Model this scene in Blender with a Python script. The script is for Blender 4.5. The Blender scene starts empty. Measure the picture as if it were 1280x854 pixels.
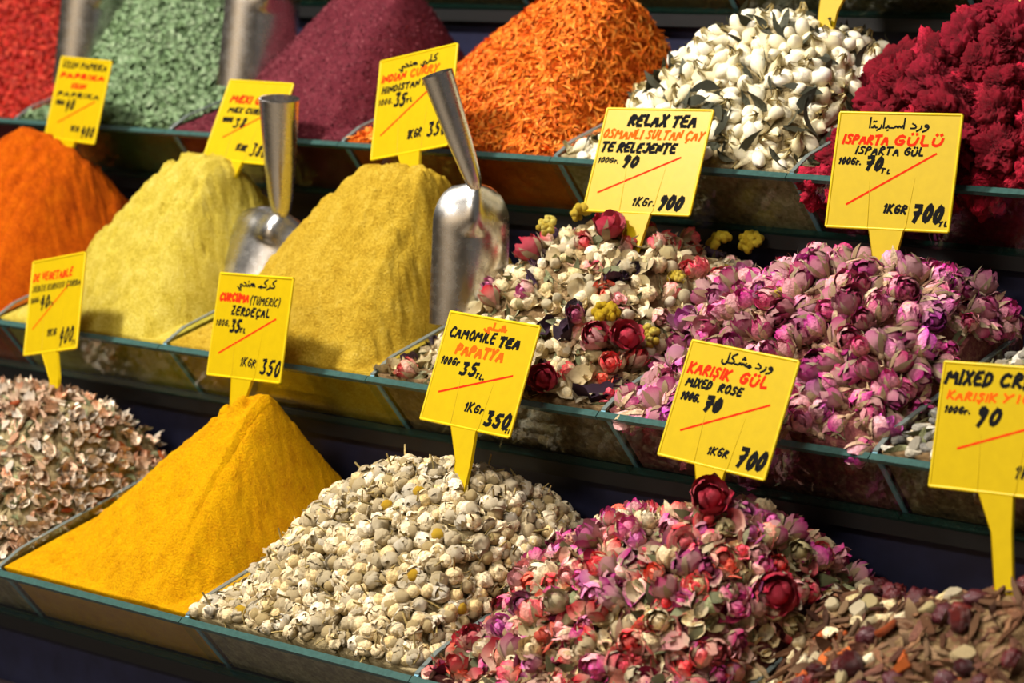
import bpy, math
import numpy as np
from mathutils import Matrix, Vector

# ------------------------------------------------------------------ camera, world, lights, exposure
SC = bpy.context.scene
YAW, PITCH, ROLL = -0.7159135765521001, -0.18388281316301658, -0.02439972854079136
CAM = np.array([1.1687382099402368, -1.105914705615494, 0.49902128833557674])
FPX = 3117.831364946734
D, H = 0.166764639443151, 0.145625793489822          # depth and rise of one shelf step
DY, DZ = 0.03756315761006919, 0.04768968189543582    # how far the leaning front pane recedes and drops
cy_, sy_ = math.cos(YAW), math.sin(YAW)
cp_, sp_ = math.cos(PITCH), math.sin(PITCH)
_f = np.array([sy_*cp_, cy_*cp_, sp_]); _r = np.array([cy_, -sy_, 0.0]); _u = np.cross(_r, _f)
_c, _s = math.cos(ROLL), math.sin(ROLL)
RC = np.array([_c*_r+_s*_u, -_s*_r+_c*_u, _f])       # rows: right, up, forward
cd = bpy.data.cameras.new('camera'); cam = bpy.data.objects.new('camera', cd)
SC.collection.objects.link(cam); SC.camera = cam
M = Matrix.Identity(4)
for i in range(3):
    M[i][0], M[i][1], M[i][2], M[i][3] = RC[0][i], RC[1][i], -RC[2][i], CAM[i]
cam.matrix_world = M
cd.sensor_width = 36.0; cd.sensor_fit = 'HORIZONTAL'; cd.lens = 36.0*FPX/1280.0
cd.clip_start = 0.05; cd.clip_end = 60
cd.dof.use_dof = True; cd.dof.focus_distance = 1.68; cd.dof.aperture_fstop = 8.0

w = bpy.data.worlds.new('world'); SC.world = w; w.use_nodes = True
bg = w.node_tree.nodes['Background']; bg.inputs[0].default_value = (1.0, 0.93, 0.84, 1); bg.inputs[1].default_value = 0.12

def area(name, loc, target, power, size, size_y=None, col=(1, .93, .82)):
    l = bpy.data.lights.new(name, 'AREA'); l.energy = power; l.size = size; l.color = col
    if size_y: l.shape = 'RECTANGLE'; l.size_y = size_y
    o = bpy.data.objects.new(name, l); SC.collection.objects.link(o); o.location = loc
    o.rotation_euler = (Vector(target)-Vector(loc)).to_track_quat('-Z', 'Y').to_euler()
    return o
area('key_lamp', (-.60, -.62, 1.65), (0, .22, .15), 60, .18)
area('stall_lamp', (.45, -.55, 1.75), (.1, .2, .15), 16, .25)
area('aisle_fill', (.2, -2.6, 2.0), (.2, -3.2, -.3), 110, 1.0, col=(1, .9, .78))  # added fill: its bounce off floor and wall brightens panes and scoops
SC.view_settings.view_transform = 'Standard'; SC.view_settings.look = 'None'
SC.view_settings.exposure = -0.08; SC.view_settings.gamma = 1.0; SC.view_settings.use_curve_mapping = False

# ------------------------------------------------------------------ geometry helpers
rng = np.random.default_rng(7)
COL = SC.collection

def proj(P):
    q = (np.asarray(P, float)-CAM) @ RC.T
    return np.stack([640+FPX*q[..., 0]/q[..., 2], 427-FPX*q[..., 1]/q[..., 2], q[..., 2]], -1)
def ray(px, py):
    d = RC.T @ np.array([(px-640)/FPX, -(py-427)/FPX, 1.0]); return d
def on_y(px, py, y):
    d = ray(px, py); return CAM + d*((y-CAM[1])/d[1])

def _hash(i, j, s):
    v = np.sin(i*127.1 + j*311.7 + s*74.7)*43758.5453
    return v-np.floor(v)
def vnoise(x, y, s=0):
    xi, yi = np.floor(x), np.floor(y); fx, fy = x-xi, y-yi
    fx = fx*fx*(3-2*fx); fy = fy*fy*(3-2*fy)
    a, b, c, d = _hash(xi, yi, s), _hash(xi+1, yi, s), _hash(xi, yi+1, s), _hash(xi+1, yi+1, s)
    return (a*(1-fx)+b*fx)*(1-fy)+(c*(1-fx)+d*fx)*fy
def fbm(x, y, s=0, o=4):
    t = 0; a = .5
    for k in range(o):
        t = t+a*(vnoise(x, y, s+k)-.5); x = x*2.03; y = y*2.03; a *= .5
    return t

class Tpl:                                            # a small mesh made of quads, several materials
    def __init__(s): s.v, s.q, s.m, s.g, s.n = [], [], [], [], 0
    def grid(s, P, mat, g=None, wrap=False):
        nu, nv = P.shape[:2]
        s.v.append(P.reshape(-1, 3)); s.g.append((np.zeros((nu, nv)) if g is None else np.broadcast_to(g, (nu, nv))).reshape(-1))
        idx = np.arange(nu*nv).reshape(nu, nv)+s.n
        if wrap: idx = np.concatenate([idx, idx[:1]], 0)
        q = np.stack([idx[:-1, :-1], idx[1:, :-1], idx[1:, 1:], idx[:-1, 1:]], -1).reshape(-1, 4)
        s.q.append(q); s.m += [mat]*len(q); s.n += nu*nv
        return s
    def quads(s, V, Q, mat, g=0.0):
        V = np.asarray(V, float); Q = np.asarray(Q, int)
        s.v.append(V); s.q.append(Q+s.n); s.m += [mat]*len(Q); s.g.append(np.full(len(V), g)); s.n += len(V); return s
    def box(s, a, b, mat):
        (x0, y0, z0), (x1, y1, z1) = a, b
        V = [(x0,y0,z0),(x1,y0,z0),(x1,y1,z0),(x0,y1,z0),(x0,y0,z1),(x1,y0,z1),(x1,y1,z1),(x0,y1,z1)]
        return s.quads(V, [(0,3,2,1),(4,5,6,7),(0,1,5,4),(1,2,6,5),(2,3,7,6),(3,0,4,7)], mat)
    def prism(s, poly, ext, mat):                     # quad outline (4 points) extruded by a vector
        P = np.asarray(poly, float); V = np.concatenate([P, P+np.asarray(ext)])
        return s.quads(V, [(3,2,1,0),(4,5,6,7)]+[(i,(i+1)%4,4+(i+1)%4,4+i) for i in range(4)], mat)
    def arrays(s): return np.concatenate(s.v), np.concatenate(s.q), s.m, np.concatenate(s.g)

class MB:                                             # collects arrays and templates into ONE mesh
    def __init__(s): s.v, s.q, s.mi, s.g, s.t, s.n, s.mats = [], [], [], [], [], 0, []
    def slot(s, m):
        if m not in s.mats: s.mats.append(m)
        return s.mats.index(m)
    def add(s, t, mats4=None, tint=None):
        V, Q, mm, g = t.arrays(); mi = np.array([s.slot(m) for m in mm])
        if mats4 is None: mats4 = np.eye(4)[None]
        n = len(mats4); tint = np.zeros(n) if tint is None else tint
        W = np.einsum('nij,vj->nvi', mats4[:, :3, :3], V)+mats4[:, None, :3, 3]
        s.v.append(W.reshape(-1, 3)); s.q.append((Q[None]+(np.arange(n)*len(V))[:, None, None]).reshape(-1, 4)+s.n)
        s.mi.append(np.tile(mi, n)); s.g.append(np.tile(g, n)); s.t.append(np.repeat(tint, len(V))); s.n += n*len(V)
        return s
    def mesh(s, name, smooth=True):
        V = np.concatenate(s.v); Q = np.concatenate(s.q); mi = np.concatenate(s.mi)
        me = bpy.data.meshes.new(name); me.vertices.add(len(V)); me.loops.add(Q.size); me.polygons.add(len(Q))
        me.vertices.foreach_set('co', V.astype(np.float32).ravel()); me.loops.foreach_set('vertex_index', Q.astype(np.int32).ravel())
        me.polygons.foreach_set('loop_start', np.arange(0, Q.size, 4, dtype=np.int32))
        for m in s.mats: me.materials.append(m)
        me.polygons.foreach_set('material_index', mi.astype(np.int32))
        me.polygons.foreach_set('use_smooth', np.full(len(Q), smooth))
        for nm, a in (('g', s.g), ('tint', s.t)):
            at = me.attributes.new(nm, 'FLOAT', 'POINT'); at.data.foreach_set('value', np.concatenate(a).astype(np.float32))
        me.update(calc_edges=True); me.validate()
        return me
def tmesh(name, t, smooth=True): return MB().add(t).mesh(name, smooth)

def link(name, me, parent=None, mw=None):
    o = bpy.data.objects.new(name, me); COL.objects.link(o)
    if parent is not None: o.parent = parent
    if mw is not None: o.matrix_world = mw
    return o
def tag(o, label, cat, group=None, kind=None):
    o['label'] = label; o['category'] = cat
    if group: o['group'] = group
    if kind: o['kind'] = kind
    return o

# ------------------------------------------------------------------ materials
def srgb(r, g, b):
    f = lambda c: (c/255/12.92 if c/255 <= .04045 else ((c/255+.055)/1.055)**2.4)
    return (f(r), f(g), f(b), 1)
def newmat(name):
    m = bpy.data.materials.new(name); m.use_nodes = True
    return m, m.node_tree, m.node_tree.nodes['Principled BSDF']
def N(nt, typ, **kw):
    n = nt.nodes.new(typ)
    for k, v in kw.items(): setattr(n, k, v)
    return n
def ramp(nt, stops, fac, const=False):
    r = N(nt, 'ShaderNodeValToRGB'); e = r.color_ramp.elements
    if const: r.color_ramp.interpolation = 'CONSTANT'
    while len(e) < len(stops): e.new(.5)
    for i, (p, c) in enumerate(stops): e[i].position = p; e[i].color = c
    nt.links.new(fac, r.inputs[0]); return r.outputs[0]
def noise(nt, scale, detail=4, rough=.6, coord='Object'):
    tc = N(nt, 'ShaderNodeTexCoord'); n = N(nt, 'ShaderNodeTexNoise'); n.inputs['Scale'].default_value = scale
    n.inputs['Detail'].default_value = detail; n.inputs['Roughness'].default_value = rough
    nt.links.new(tc.outputs[coord], n.inputs['Vector']); return n.outputs['Fac']
def bump(nt, b, h, strength, dist):
    n = N(nt, 'ShaderNodeBump'); n.inputs['Strength'].default_value = strength; n.inputs['Distance'].default_value = dist
    nt.links.new(h, n.inputs['Height']); nt.links.new(n.outputs[0], b.inputs['Normal'])
def rnd(nt):                                          # per-object or per-piece random value
    oi = N(nt, 'ShaderNodeObjectInfo'); at = N(nt, 'ShaderNodeAttribute'); at.attribute_name = 'tint'
    a = N(nt, 'ShaderNodeMath', operation='ADD'); f = N(nt, 'ShaderNodeMath', operation='FRACT')
    nt.links.new(oi.outputs['Random'], a.inputs[0]); nt.links.new(at.outputs['Fac'], a.inputs[1]); nt.links.new(a.outputs[0], f.inputs[0])
    return f.outputs[0]
def powder(name, stops, scale=620, bs=1.0, rough=.95):
    m, nt, b = newmat(name)
    f1 = noise(nt, scale, 5, .7); f2 = noise(nt, 70, 4, .6)
    mx = N(nt, 'ShaderNodeMath', operation='MULTIPLY_ADD'); mx.inputs[1].default_value = .65
    m2 = N(nt, 'ShaderNodeMath', operation='MULTIPLY'); m2.inputs[1].default_value = .35
    nt.links.new(f2, m2.inputs[0]); nt.links.new(f1, mx.inputs[0]); nt.links.new(m2.outputs[0], mx.inputs[2])
    nt.links.new(ramp(nt, stops, mx.outputs[0]), b.inputs['Base Color'])
    b.inputs['Roughness'].default_value = rough; b.inputs['Specular IOR Level'].default_value = .1
    bump(nt, b, f1, bs, .0035); return m
def petalmat(name, base, tips, rough=.7, sub=0.0, ns=420, bs=.8, const=False, spec=.25):
    # colour runs from `base` (g=0) to one of the random `tips` (g=1)
    m, nt, b = newmat(name)
    k = len(tips); tip = ramp(nt, [((i+(0 if const else .5))/k, c) for i, c in enumerate(tips)], rnd(nt), const)
    at = N(nt, 'ShaderNodeAttribute'); at.attribute_name = 'g'
    mix = N(nt, 'ShaderNodeMix', data_type='RGBA'); nt.links.new(at.outputs['Fac'], mix.inputs[0])
    mix.inputs[6].default_value = base; nt.links.new(tip, mix.inputs[7])
    n = noise(nt, ns, 4, .65, 'Object')
    hs = N(nt, 'ShaderNodeHueSaturation'); mr = N(nt, 'ShaderNodeMapRange')
    mr.inputs[1].default_value = .3; mr.inputs[2].default_value = .7; mr.inputs[3].default_value = .65; mr.inputs[4].default_value = 1.45
    nt.links.new(n, mr.inputs[0]); nt.links.new(mr.outputs[0], hs.inputs['Value']); nt.links.new(mix.outputs[2], hs.inputs['Color'])
    nt.links.new(hs.outputs[0], b.inputs['Base Color'])
    b.inputs['Roughness'].default_value = rough; b.inputs['Specular IOR Level'].default_value = spec
    bump(nt, b, n, bs, .002)
    return m
def plain(name, col, rough=.5, metal=0, spec=.5, nscale=0, nb=.2, var=.0):
    m, nt, b = newmat(name); b.inputs['Base Color'].default_value = col; b.inputs['Roughness'].default_value = rough
    b.inputs['Metallic'].default_value = metal; b.inputs['Specular IOR Level'].default_value = spec
    if nscale:
        n = noise(nt, nscale); bump(nt, b, n, nb, .001)
        if var:
            c2 = tuple(c*(1-var) for c in col[:3])+(1,)
            nt.links.new(ramp(nt, [(.35, c2), (.65, col)], n), b.inputs['Base Color'])
    return m
def glassmat(name, tint, refl=.0):
    m = bpy.data.materials.new(name); m.use_nodes = True; nt = m.node_tree; nt.nodes.clear()
    out = N(nt, 'ShaderNodeOutputMaterial'); t = N(nt, 'ShaderNodeBsdfTransparent'); g = N(nt, 'ShaderNodeBsdfGlossy')
    t.inputs[0].default_value = tint; g.inputs['Roughness'].default_value = .03; g.inputs[0].default_value = (.95, .98, 1, 1)
    ge = N(nt, 'ShaderNodeNewGeometry'); dt = N(nt, 'ShaderNodeVectorMath', operation='DOT_PRODUCT')
    nt.links.new(ge.outputs['Incoming'], dt.inputs[0]); nt.links.new(ge.outputs['Normal'], dt.inputs[1])
    ab = N(nt, 'ShaderNodeMath', operation='ABSOLUTE'); nt.links.new(dt.outputs['Value'], ab.inputs[0])
    om = N(nt, 'ShaderNodeMath', operation='SUBTRACT'); om.inputs[0].default_value = 1; nt.links.new(ab.outputs[0], om.inputs[1])
    pw = N(nt, 'ShaderNodeMath', operation='POWER'); pw.inputs[1].default_value = 5; nt.links.new(om.outputs[0], pw.inputs[0])
    ad = N(nt, 'ShaderNodeMath', operation='MULTIPLY_ADD'); ad.inputs[1].default_value = .94; ad.inputs[2].default_value = .04+refl; ad.use_clamp = True
    mx = N(nt, 'ShaderNodeMixShader'); nt.links.new(pw.outputs[0], ad.inputs[0]); nt.links.new(ad.outputs[0], mx.inputs[0])
    nt.links.new(t.outputs[0], mx.inputs[1]); nt.links.new(g.outputs[0], mx.inputs[2]); nt.links.new(mx.outputs[0], out.inputs[0])
    return m

GLASS = glassmat('clear_glass', (.90, .95, .92, 1), .0)
DTEAL = plain('dark_teal_glass_edge', srgb(26, 54, 50), .2, spec=.7, nscale=300, nb=.1, var=.25)
TEAL = plain('teal_glass_edge', srgb(56, 88, 84), .16, spec=.8, nscale=300, nb=.1, var=.25)
EDGE_CLEAR = plain('pale_glass_edge', srgb(104, 114, 112), .12, spec=.8)
EDGE_BLUE = plain('blue_glass_edge', srgb(118, 168, 190), .15, spec=.8)
NAVY = plain('navy_panel', srgb(30, 32, 60), .5, nscale=60, var=.3)
BLACK = plain('dark_board', srgb(14, 14, 16), .55, nscale=60)
BROWNWOOD = plain('brown_ledge', srgb(48, 36, 40), .5, nscale=40, var=.4)
YELLOW = plain('yellow_plastic', srgb(186, 158, 0), .4, spec=.3, nscale=120, nb=.04, var=.06)
YRIM = plain('yellow_plastic_rim', srgb(208, 180, 6), .35, spec=.4)
INK = plain('black_marker_ink', srgb(14, 13, 14), .8, spec=.1)
RED = plain('red_marker_ink', srgb(206, 40, 4), .8, spec=.1)
ORANGE = plain('orange_marker_ink', srgb(222, 86, 4), .8, spec=.1)
def steel(name):
    m, nt, b = newmat(name); b.inputs['Base Color'].default_value = (.62, .61, .60, 1); b.inputs['Metallic'].default_value = 1
    b.inputs['Roughness'].default_value = .24; n = noise(nt, 90, 5, .7)
    nt.links.new(ramp(nt, [(.3, (.20, .20, .20, 1)), (.7, (.32, .32, .32, 1))], n), b.inputs['Roughness'])
    bump(nt, b, n, .015, .001); return m
STEEL = steel('brushed_steel')

# ------------------------------------------------------------------ the stand
XL, XR = -1.05, .80
fl = link('floor', tmesh('floor', Tpl().box((-4, -4, -.95), (4, 3, -.9), plain('floor_concrete', srgb(170, 158, 140), .6, nscale=8, var=.4)))); fl['kind'] = 'structure'
wl = link('wall_front', tmesh('wall_front', Tpl().box((-5, -4.1, -.95), (5, -4.0, 2.2), plain('aisle_wall', srgb(196, 178, 150), .7, nscale=3, var=.3)))); wl['kind'] = 'structure'
stand = tag(link('display_stand', None), 'dark navy stepped stand under the glass trays of spices', 'stand')
def part(name, t, parent, smooth=False): return link(name, tmesh(name, t, smooth), parent)
for r in range(4):
    y0, z0 = r*D+DY, r*H-DZ
    yb = y0+D-.002 if r < 3 else y0+.30
    part('shelf_board', Tpl().box((XL, y0-.004, z0-.013), (XR, yb, z0-.0025), BLACK), stand)
    if r > 0: part('riser_panel', Tpl().box((XL, y0+.006, z0-H+.001), (XR, y0+.016, z0-.0135), NAVY), stand)
part('front_panel', Tpl().box((XL, DY+.004, -.9), (XR, DY+.03, -DZ-.0135), NAVY), stand)
part('ledge', Tpl().box((XL, -.02, -.125), (XR, DY+.0035, -.108), BROWNWOOD), stand)
part('back_panel', Tpl().box((XL, 3*D+DY+.3005, .2), (XR, 3*D+DY+.32, .95), BLACK), stand)

# ------------------------------------------------------------------ glass panes and dividers
ROWS = {1: [-.53, -.312, -.1025, .1153, .333, .552],
        2: [-.735, -.517, -.3038, -.0777, .1377, .3524, .57],
        3: [-.90, -.6886, -.4751, -.2646, -.0388, .1764, .392],
        4: [-.896, -.676, -.456, -.236, -.016, .204, .424]}
BINS = {1: ['dried herb mix', 'golden turmeric powder', 'chamomile flowers', 'mixed rose flowers', 'brown fruit tea mix'],
        2: ['orange paprika powder', 'pale yellow powder', 'mustard yellow curry powder', 'relax tea flowers', 'pink rosebuds', 'grey mixed herbs'],
        3: ['red pepper flakes', 'pale green herb flakes', 'plum coloured sumac', 'orange safflower petals', 'white jasmine buds', 'crimson flower heads'],
        4: ['hidden tea', 'hidden tea', 'hidden tea', 'hidden tea', 'dark leaf mix', 'olive leaf mix']}
PT = .005
nv = np.array([0, -DZ, DY]); nv = nv/np.linalg.norm(nv)      # across the pane
nv = np.array([0, -DZ, -DY])/math.hypot(DY, DZ)              # outward normal of the pane: forward and down
for r, xs in ROWS.items():
    ry, rz = (r-1)*D, (r-1)*H
    for i in range(len(xs)-1):
        a, b = xs[i]+.0004, xs[i+1]-.0004
        top = np.array([0, ry, rz]); bt = np.array([0, ry+DY, rz-DZ]); e = nv*PT
        def pane_poly(p, q): return [(a, p[1], p[2]), (b, p[1], p[2]), (b, q[1], q[2]), (a, q[1], q[2])]
        dn = (bt-top)/np.linalg.norm(bt-top)
        Lp = np.linalg.norm(bt-top)
        what = BINS[r][i]
        where = {1: 'bottom row', 2: 'second row', 3: 'third row', 4: 'topmost row'}[r]
        if what == 'hidden tea': what = ['far left tray', 'second tray from the left', 'tray behind the sumac', 'tray behind the safflower'][i]
        tr = tag(link('glass_tray', None), 'clear glass tray with leaning front holding the %s, %s' % (what.replace(' tray', ' heap') if 'tray' in what else what, where), 'glass tray')
        p = part('front_pane', Tpl().prism(pane_poly(top+dn*.0035, bt-dn*.003), e, GLASS), tr)
        ed = part('top_edge', Tpl().prism(pane_poly(top, top+dn*.0034), e, TEAL), p); ed['label'] = 'teal polished edge'
        ed = part('bottom_edge', Tpl().prism(pane_poly(bt-dn*.0029, bt), e, DTEAL), p); ed['label'] = 'dark teal edge'
        for x in ([xs[i]] if i < len(xs)-2 else [xs[i], xs[i+1]]):
            t = .0018
            f0 = np.array([x-t, ry+.0045, rz-.0005]); fb = np.array([x-t, ry+DY+.004, rz-DZ+.0005])
            f1 = f0+np.array([0, .02, .0095]); yb = .178
            bk = np.array([x-t, ry+yb, rz+.008+.21*yb]); bb = np.array([x-t, ry+yb, rz-DZ+.0005])
            T = Tpl(); E = np.array([2*t, 0, 0])
            T.prism([f0, f1, bb, fb], E, GLASS); T.prism([f1, bk, bb, bb*1.0], E, GLASS)
            dv = part('divider', T, tr); u = np.array([0, 0, .0012])
            ed = part('divider_top_edge', Tpl().prism([f0, f1, f1+u, f0+u], E, EDGE_CLEAR).prism([f1, bk, bk+u, f1+u], E, EDGE_CLEAR), dv); ed['label'] = 'pale polished edge'
            o = nv*.0012
            ed = part('divider_front_edge', Tpl().prism([f0, fb, fb+o, f0+o], E, EDGE_BLUE), dv); ed['label'] = 'blue polished edge'

# ------------------------------------------------------------------ heaps
class Heap:
    """mound filling one tray: x0..x1, shelf row, peaks = [(px, py, y)] on the picture at depth y behind the rail"""
    def __init__(s, row, i, peaks, k=2.6, p=1.0, rnd=.08, amp=(.0, .0), seed=0, dents=(), base=-.001, yb=.192, n=(90, 80), hb=(0, 0)):
        s.hb = hb
        s.row, s.i = row, i
        s.x0, s.x1 = ROWS[row][i]+.0035, ROWS[row][i+1]-.0035
        s.ry, s.rz = (row-1)*D, (row-1)*H
        s.yf, s.yb, s.k, s.p, s.rnd, s.amp, s.seed, s.base, s.n = .0062, yb, k, p, rnd, amp, seed, base, n
        s.pk = [on_y(px, py, s.ry+y) for px, py, y in peaks]; s.dents = []
        for px, py, rad, dep in dents:
            q = s.at(px, py); s.dents.append((q[0], q[1], rad, dep))
    def z(s, x, y):
        yy = y-s.ry
        zb = s.base+.215*np.clip(yy, 0, .12)
        zb = zb-.007*np.exp(-np.minimum(x-s.x0, s.x1-x)/.012)*np.clip((.12-yy)/.05, 0, 1)*np.clip((yy-.018)/.02, 0, 1)*(s.hb != (0, 0))
        q = np.clip((yy-.05)/.09, 0, 1); q = q*q*(3-2*q); uu = (x-s.x0)/(s.x1-s.x0); zb = zb+q*(s.hb[0]*np.clip(1-2*uu, 0, 1)+s.hb[1]*np.clip(2*uu-1, 0, 1))
        K = np.array(sorted([tuple(p) for p in s.pk]))          # the crest runs through the peaks
        kx = np.clip(K[:, 0], s.x0+.035, s.x1-.035); cx = np.clip(x, kx[0], kx[-1])
        py = sum(np.interp(cx+o, kx, K[:, 1]-s.ry) for o in (-.024, -.012, 0, .012, .024))/5; pz = sum(np.interp(cx+o, kx, K[:, 2]-s.rz) for o in (-.024, -.012, 0, .012, .024))/5
        tx = np.where(x < kx[0], (kx[0]-x)/(kx[0]-s.x0), np.maximum(0, x-kx[-1])/(s.x1-kx[-1]))
        ty = np.where(yy < py, (py-yy)/(py-s.yf), (yy-py)/(s.yb+.03-py))
        t = (np.abs(tx)**s.k+np.abs(ty)**s.k)**(1/s.k)
        t = (np.sqrt(t*t+s.rnd**2)-s.rnd)/(math.sqrt(1+s.rnd**2)-s.rnd)
        pz0 = s.base+.215*np.minimum(py, .12)
        best = zb+np.maximum(pz-zb, 0)*np.maximum(0, 1-np.clip(t, 0, 1)**s.p)
        edge = np.clip(np.minimum(np.minimum(x-s.x0, s.x1-x), yy-s.yf)/.012, 0, 1)
        a, b = s.amp
        if a: best = best+a*fbm(x/.045, y/.045, s.seed, 3)*2*edge
        if b: best = best+b*fbm(x/.0055, y/.0055, s.seed+9, 3)*2*edge*(.35+1.3*vnoise(x/.03, y/.03, s.seed+4))
        for dx, dyy, rad, dep in s.dents:
            d2 = ((x-dx)**2+((y-dyy)*1.0)**2)/rad**2
            best = best-dep*np.exp(-d2*d2)
        return best+s.rz
    def at(s, px, py):                                # where the view ray meets the mound
        d = ray(px, py); t = np.linspace((s.ry+s.yf-CAM[1])/d[1], (s.ry+s.yb-CAM[1])/d[1], 400)
        P = CAM+t[:, None]*d; g = P[:, 2]-s.z(np.clip(P[:, 0], s.x0, s.x1), P[:, 1]); k = np.argmax(g < 0) if (g < 0).any() else np.argmin(g)
        return P[k]
    def grid(s, mat):
        nx, ny = s.n
        x = np.linspace(s.x0, s.x1, nx); v = np.linspace(0, 1, ny)
        y = s.ry+s.yf+(s.yb-s.yf)*v
        X, Y = np.meshgrid(x, y, indexing='ij'); Z = s.z(X, Y)
        zf = s.rz-DZ+.001
        P = np.stack([X, Y, Z], -1)
        # skirt down to the shelf: front follows the leaning pane
        def fy(z): return s.ry+s.yf+DY*np.clip((s.rz-z)/DZ, 0, 1)
        front = P[:, 0].copy(); fr = []
        for tt in np.linspace(1, 0, 7)[:-1]:
            q = front.copy(); q[:, 2] = zf+(front[:, 2]-zf)*(1-tt); q[:, 1] = np.maximum(fy(q[:, 2]), front[:, 1]); fr.append(q)
        G = np.concatenate([np.stack(fr, 1), P, ], 1)
        bk = P[:, -1].copy(); bk[:, 2] = zf
        G = np.concatenate([G, bk[:, None]], 1)
        t = Tpl().grid(G, mat, .5)
        for c in (G[0], G[-1]):                       # side walls
            lo = c.copy(); lo[:, 2] = zf
            lo[:, 1] = np.maximum(lo[:, 1], s.ry+s.yf+DY)
            t.grid(np.stack([c, lo], 0), mat, .5)
        return t
    def normal(s, x, y, e=.004):
        n = np.stack([-(s.z(x+e, y)-s.z(x-e, y))/(2*e), -(s.z(x, y+e)-s.z(x, y-e))/(2*e), np.ones_like(x)], -1)
        return n/np.linalg.norm(n, axis=-1, keepdims=True)
    def darts(s, spacing, seed, tries=9000, margin=None, cap=99999):
        R = np.random.default_rng(seed); cell = {}; out = []; margin = spacing*.45 if margin is None else margin
        xs = R.uniform(s.x0+margin, s.x1-margin, tries); ys = R.uniform(s.ry+s.yf+min(margin+.001, .0165), s.ry+s.yb-.006, tries)
        zs = s.z(xs, ys); d2 = spacing*spacing
        for p in np.stack([xs, ys, zs], 1):
            c = tuple((p//spacing).astype(int)); ok = True
            for i in (-1, 0, 1):
                for j in (-1, 0, 1):
                    for k in (-1, 0, 1):
                        for q in cell.get((c[0]+i, c[1]+j, c[2]+k), ()):
                            if (p[0]-q[0])**2+(p[1]-q[1])**2+(p[2]-q[2])**2 < d2: ok = False; break
                        if not ok: break
                    if not ok: break
                if not ok: break
            if ok: cell.setdefault(c, []).append(p); out.append(p)
            if len(out) >= cap: break
        return np.array(out)

def frames(pos, nrm, R, scale, bias, lift, flat=False):
    """4x4 matrices: local z points in a random direction biased to the surface normal (flat: local z IS about the normal)"""
    n = len(pos); d = R.normal(size=(n, 3)); d /= np.linalg.norm(d, axis=1, keepdims=True)
    d = d*(.45 if flat else 1)+nrm*(1.0 if flat else bias); d /= np.linalg.norm(d, axis=1, keepdims=True)
    a = R.normal(size=(n, 3)); xax = np.cross(a, d); xax /= np.linalg.norm(xax, axis=1, keepdims=True); yax = np.cross(d, xax)
    m = np.zeros((n, 4, 4)); sc = scale[:, None]
    m[:, :3, 0] = xax*sc; m[:, :3, 1] = yax*sc; m[:, :3, 2] = d*sc
    m[:, :3, 3] = pos+nrm*lift[:, None]; m[:, 3, 3] = 1
    return m

def in_view(h, pos, nrm, mg=14):
    p = proj(pos); v = CAM-pos; v /= np.linalg.norm(v, axis=1, keepdims=True)
    return (p[:, 0] > -mg) & (p[:, 0] < 1280+mg) & (p[:, 1] > -mg) & (p[:, 1] < 854+mg) & ((nrm*v).sum(1) > -.02)

class Kind:
    def __init__(s, name, variants, label, cat, group, w, size, bias=.4, lift=.25, flat=False, children=None):
        s.name, s.var, s.label, s.cat, s.group, s.w, s.size, s.bias, s.lift, s.flat = name, variants, label, cat, group, w, size, bias, lift, flat
        s.children = children or [[] for _ in variants]
        s.mesh = None
    def ensure(s):
        if s.mesh is None:
            s.mesh = [tmesh(s.name, t) for t in s.var]
            s.cmesh = [[(nm, tmesh(nm, t)) for nm, t in cl] for cl in s.children]

def scatter(h, basemat, kinds, spacing, seed, stuff_name, stuff_label, stuff_cat, cap=300, under=None, under_sp=None, tries=9000, under_lift=-.15):
    """loose pieces lie on the mound: up to `cap` as objects of their own, everything else one mesh with the mound"""
    R = np.random.default_rng(seed); mb = MB().add(h.grid(basemat))
    def to_stuff(pos, nrm, lift_add=0.0, ks=kinds):
        if not len(pos): return
        wv = np.array([k.w for k in ks], float); pick = R.choice(len(ks), len(pos), p=wv/wv.sum())
        for j, k in enumerate(ks):
            sel = np.where(pick == j)[0]
            vi = R.integers(0, len(k.var), len(sel))
            for a in range(len(k.var)):
                q = sel[vi == a]
                if not len(q): continue
                sc = R.uniform(*k.size, len(q)); m = frames(pos[q], nrm[q], R, sc, k.bias, sc*(k.lift+lift_add), k.flat)
                tint = R.random(len(q)); mb.add(k.var[a], m, tint)
                for nm, t in k.children[a]: mb.add(t, m, tint)
    pos = h.darts(spacing, seed+1, tries); nrm = h.normal(pos[:, 0], pos[:, 1])
    vis = in_view(h, pos, nrm); ordr = np.argsort(proj(pos)[:, 2]+np.where(vis, 0, 100))
    nv_ = min(cap, int(vis.sum())); ind = ordr[:nv_]; rest = ordr[nv_:]
    to_stuff(pos[rest], nrm[rest])
    up = h.darts(under_sp or spacing*.8, seed+2, tries, .0015); un = h.normal(up[:, 0], up[:, 1]); to_stuff(up, un, under_lift, under or kinds)
    tag(link(stuff_name, mb.mesh(stuff_name)), stuff_label, stuff_cat, kind='stuff')
    wv = np.array([k.w for k in kinds], float); pick = R.choice(len(kinds), nv_, p=wv/wv.sum())
    for j, k in enumerate(kinds):
        sel = ind[pick == j]
        if not len(sel): continue
        sc = R.uniform(*k.size, len(sel)); m = frames(pos[sel], nrm[sel], R, sc, k.bias, sc*k.lift, k.flat)
        for q in range(len(sel)): place(k, m[q], R)
def place(k, m, R, label=None, group=True):
    k.ensure(); a = int(R.integers(0, len(k.var)))
    o = bpy.data.objects.new(k.name, k.mesh[a]); COL.objects.link(o); o.matrix_world = Matrix([list(map(float, r_)) for r_ in m])
    tag(o, label or k.label, k.cat, k.group if group else None)
    for nm, cm in k.cmesh[a]:
        c = bpy.data.objects.new(nm, cm); COL.objects.link(c); c.parent = o
    return o

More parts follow.
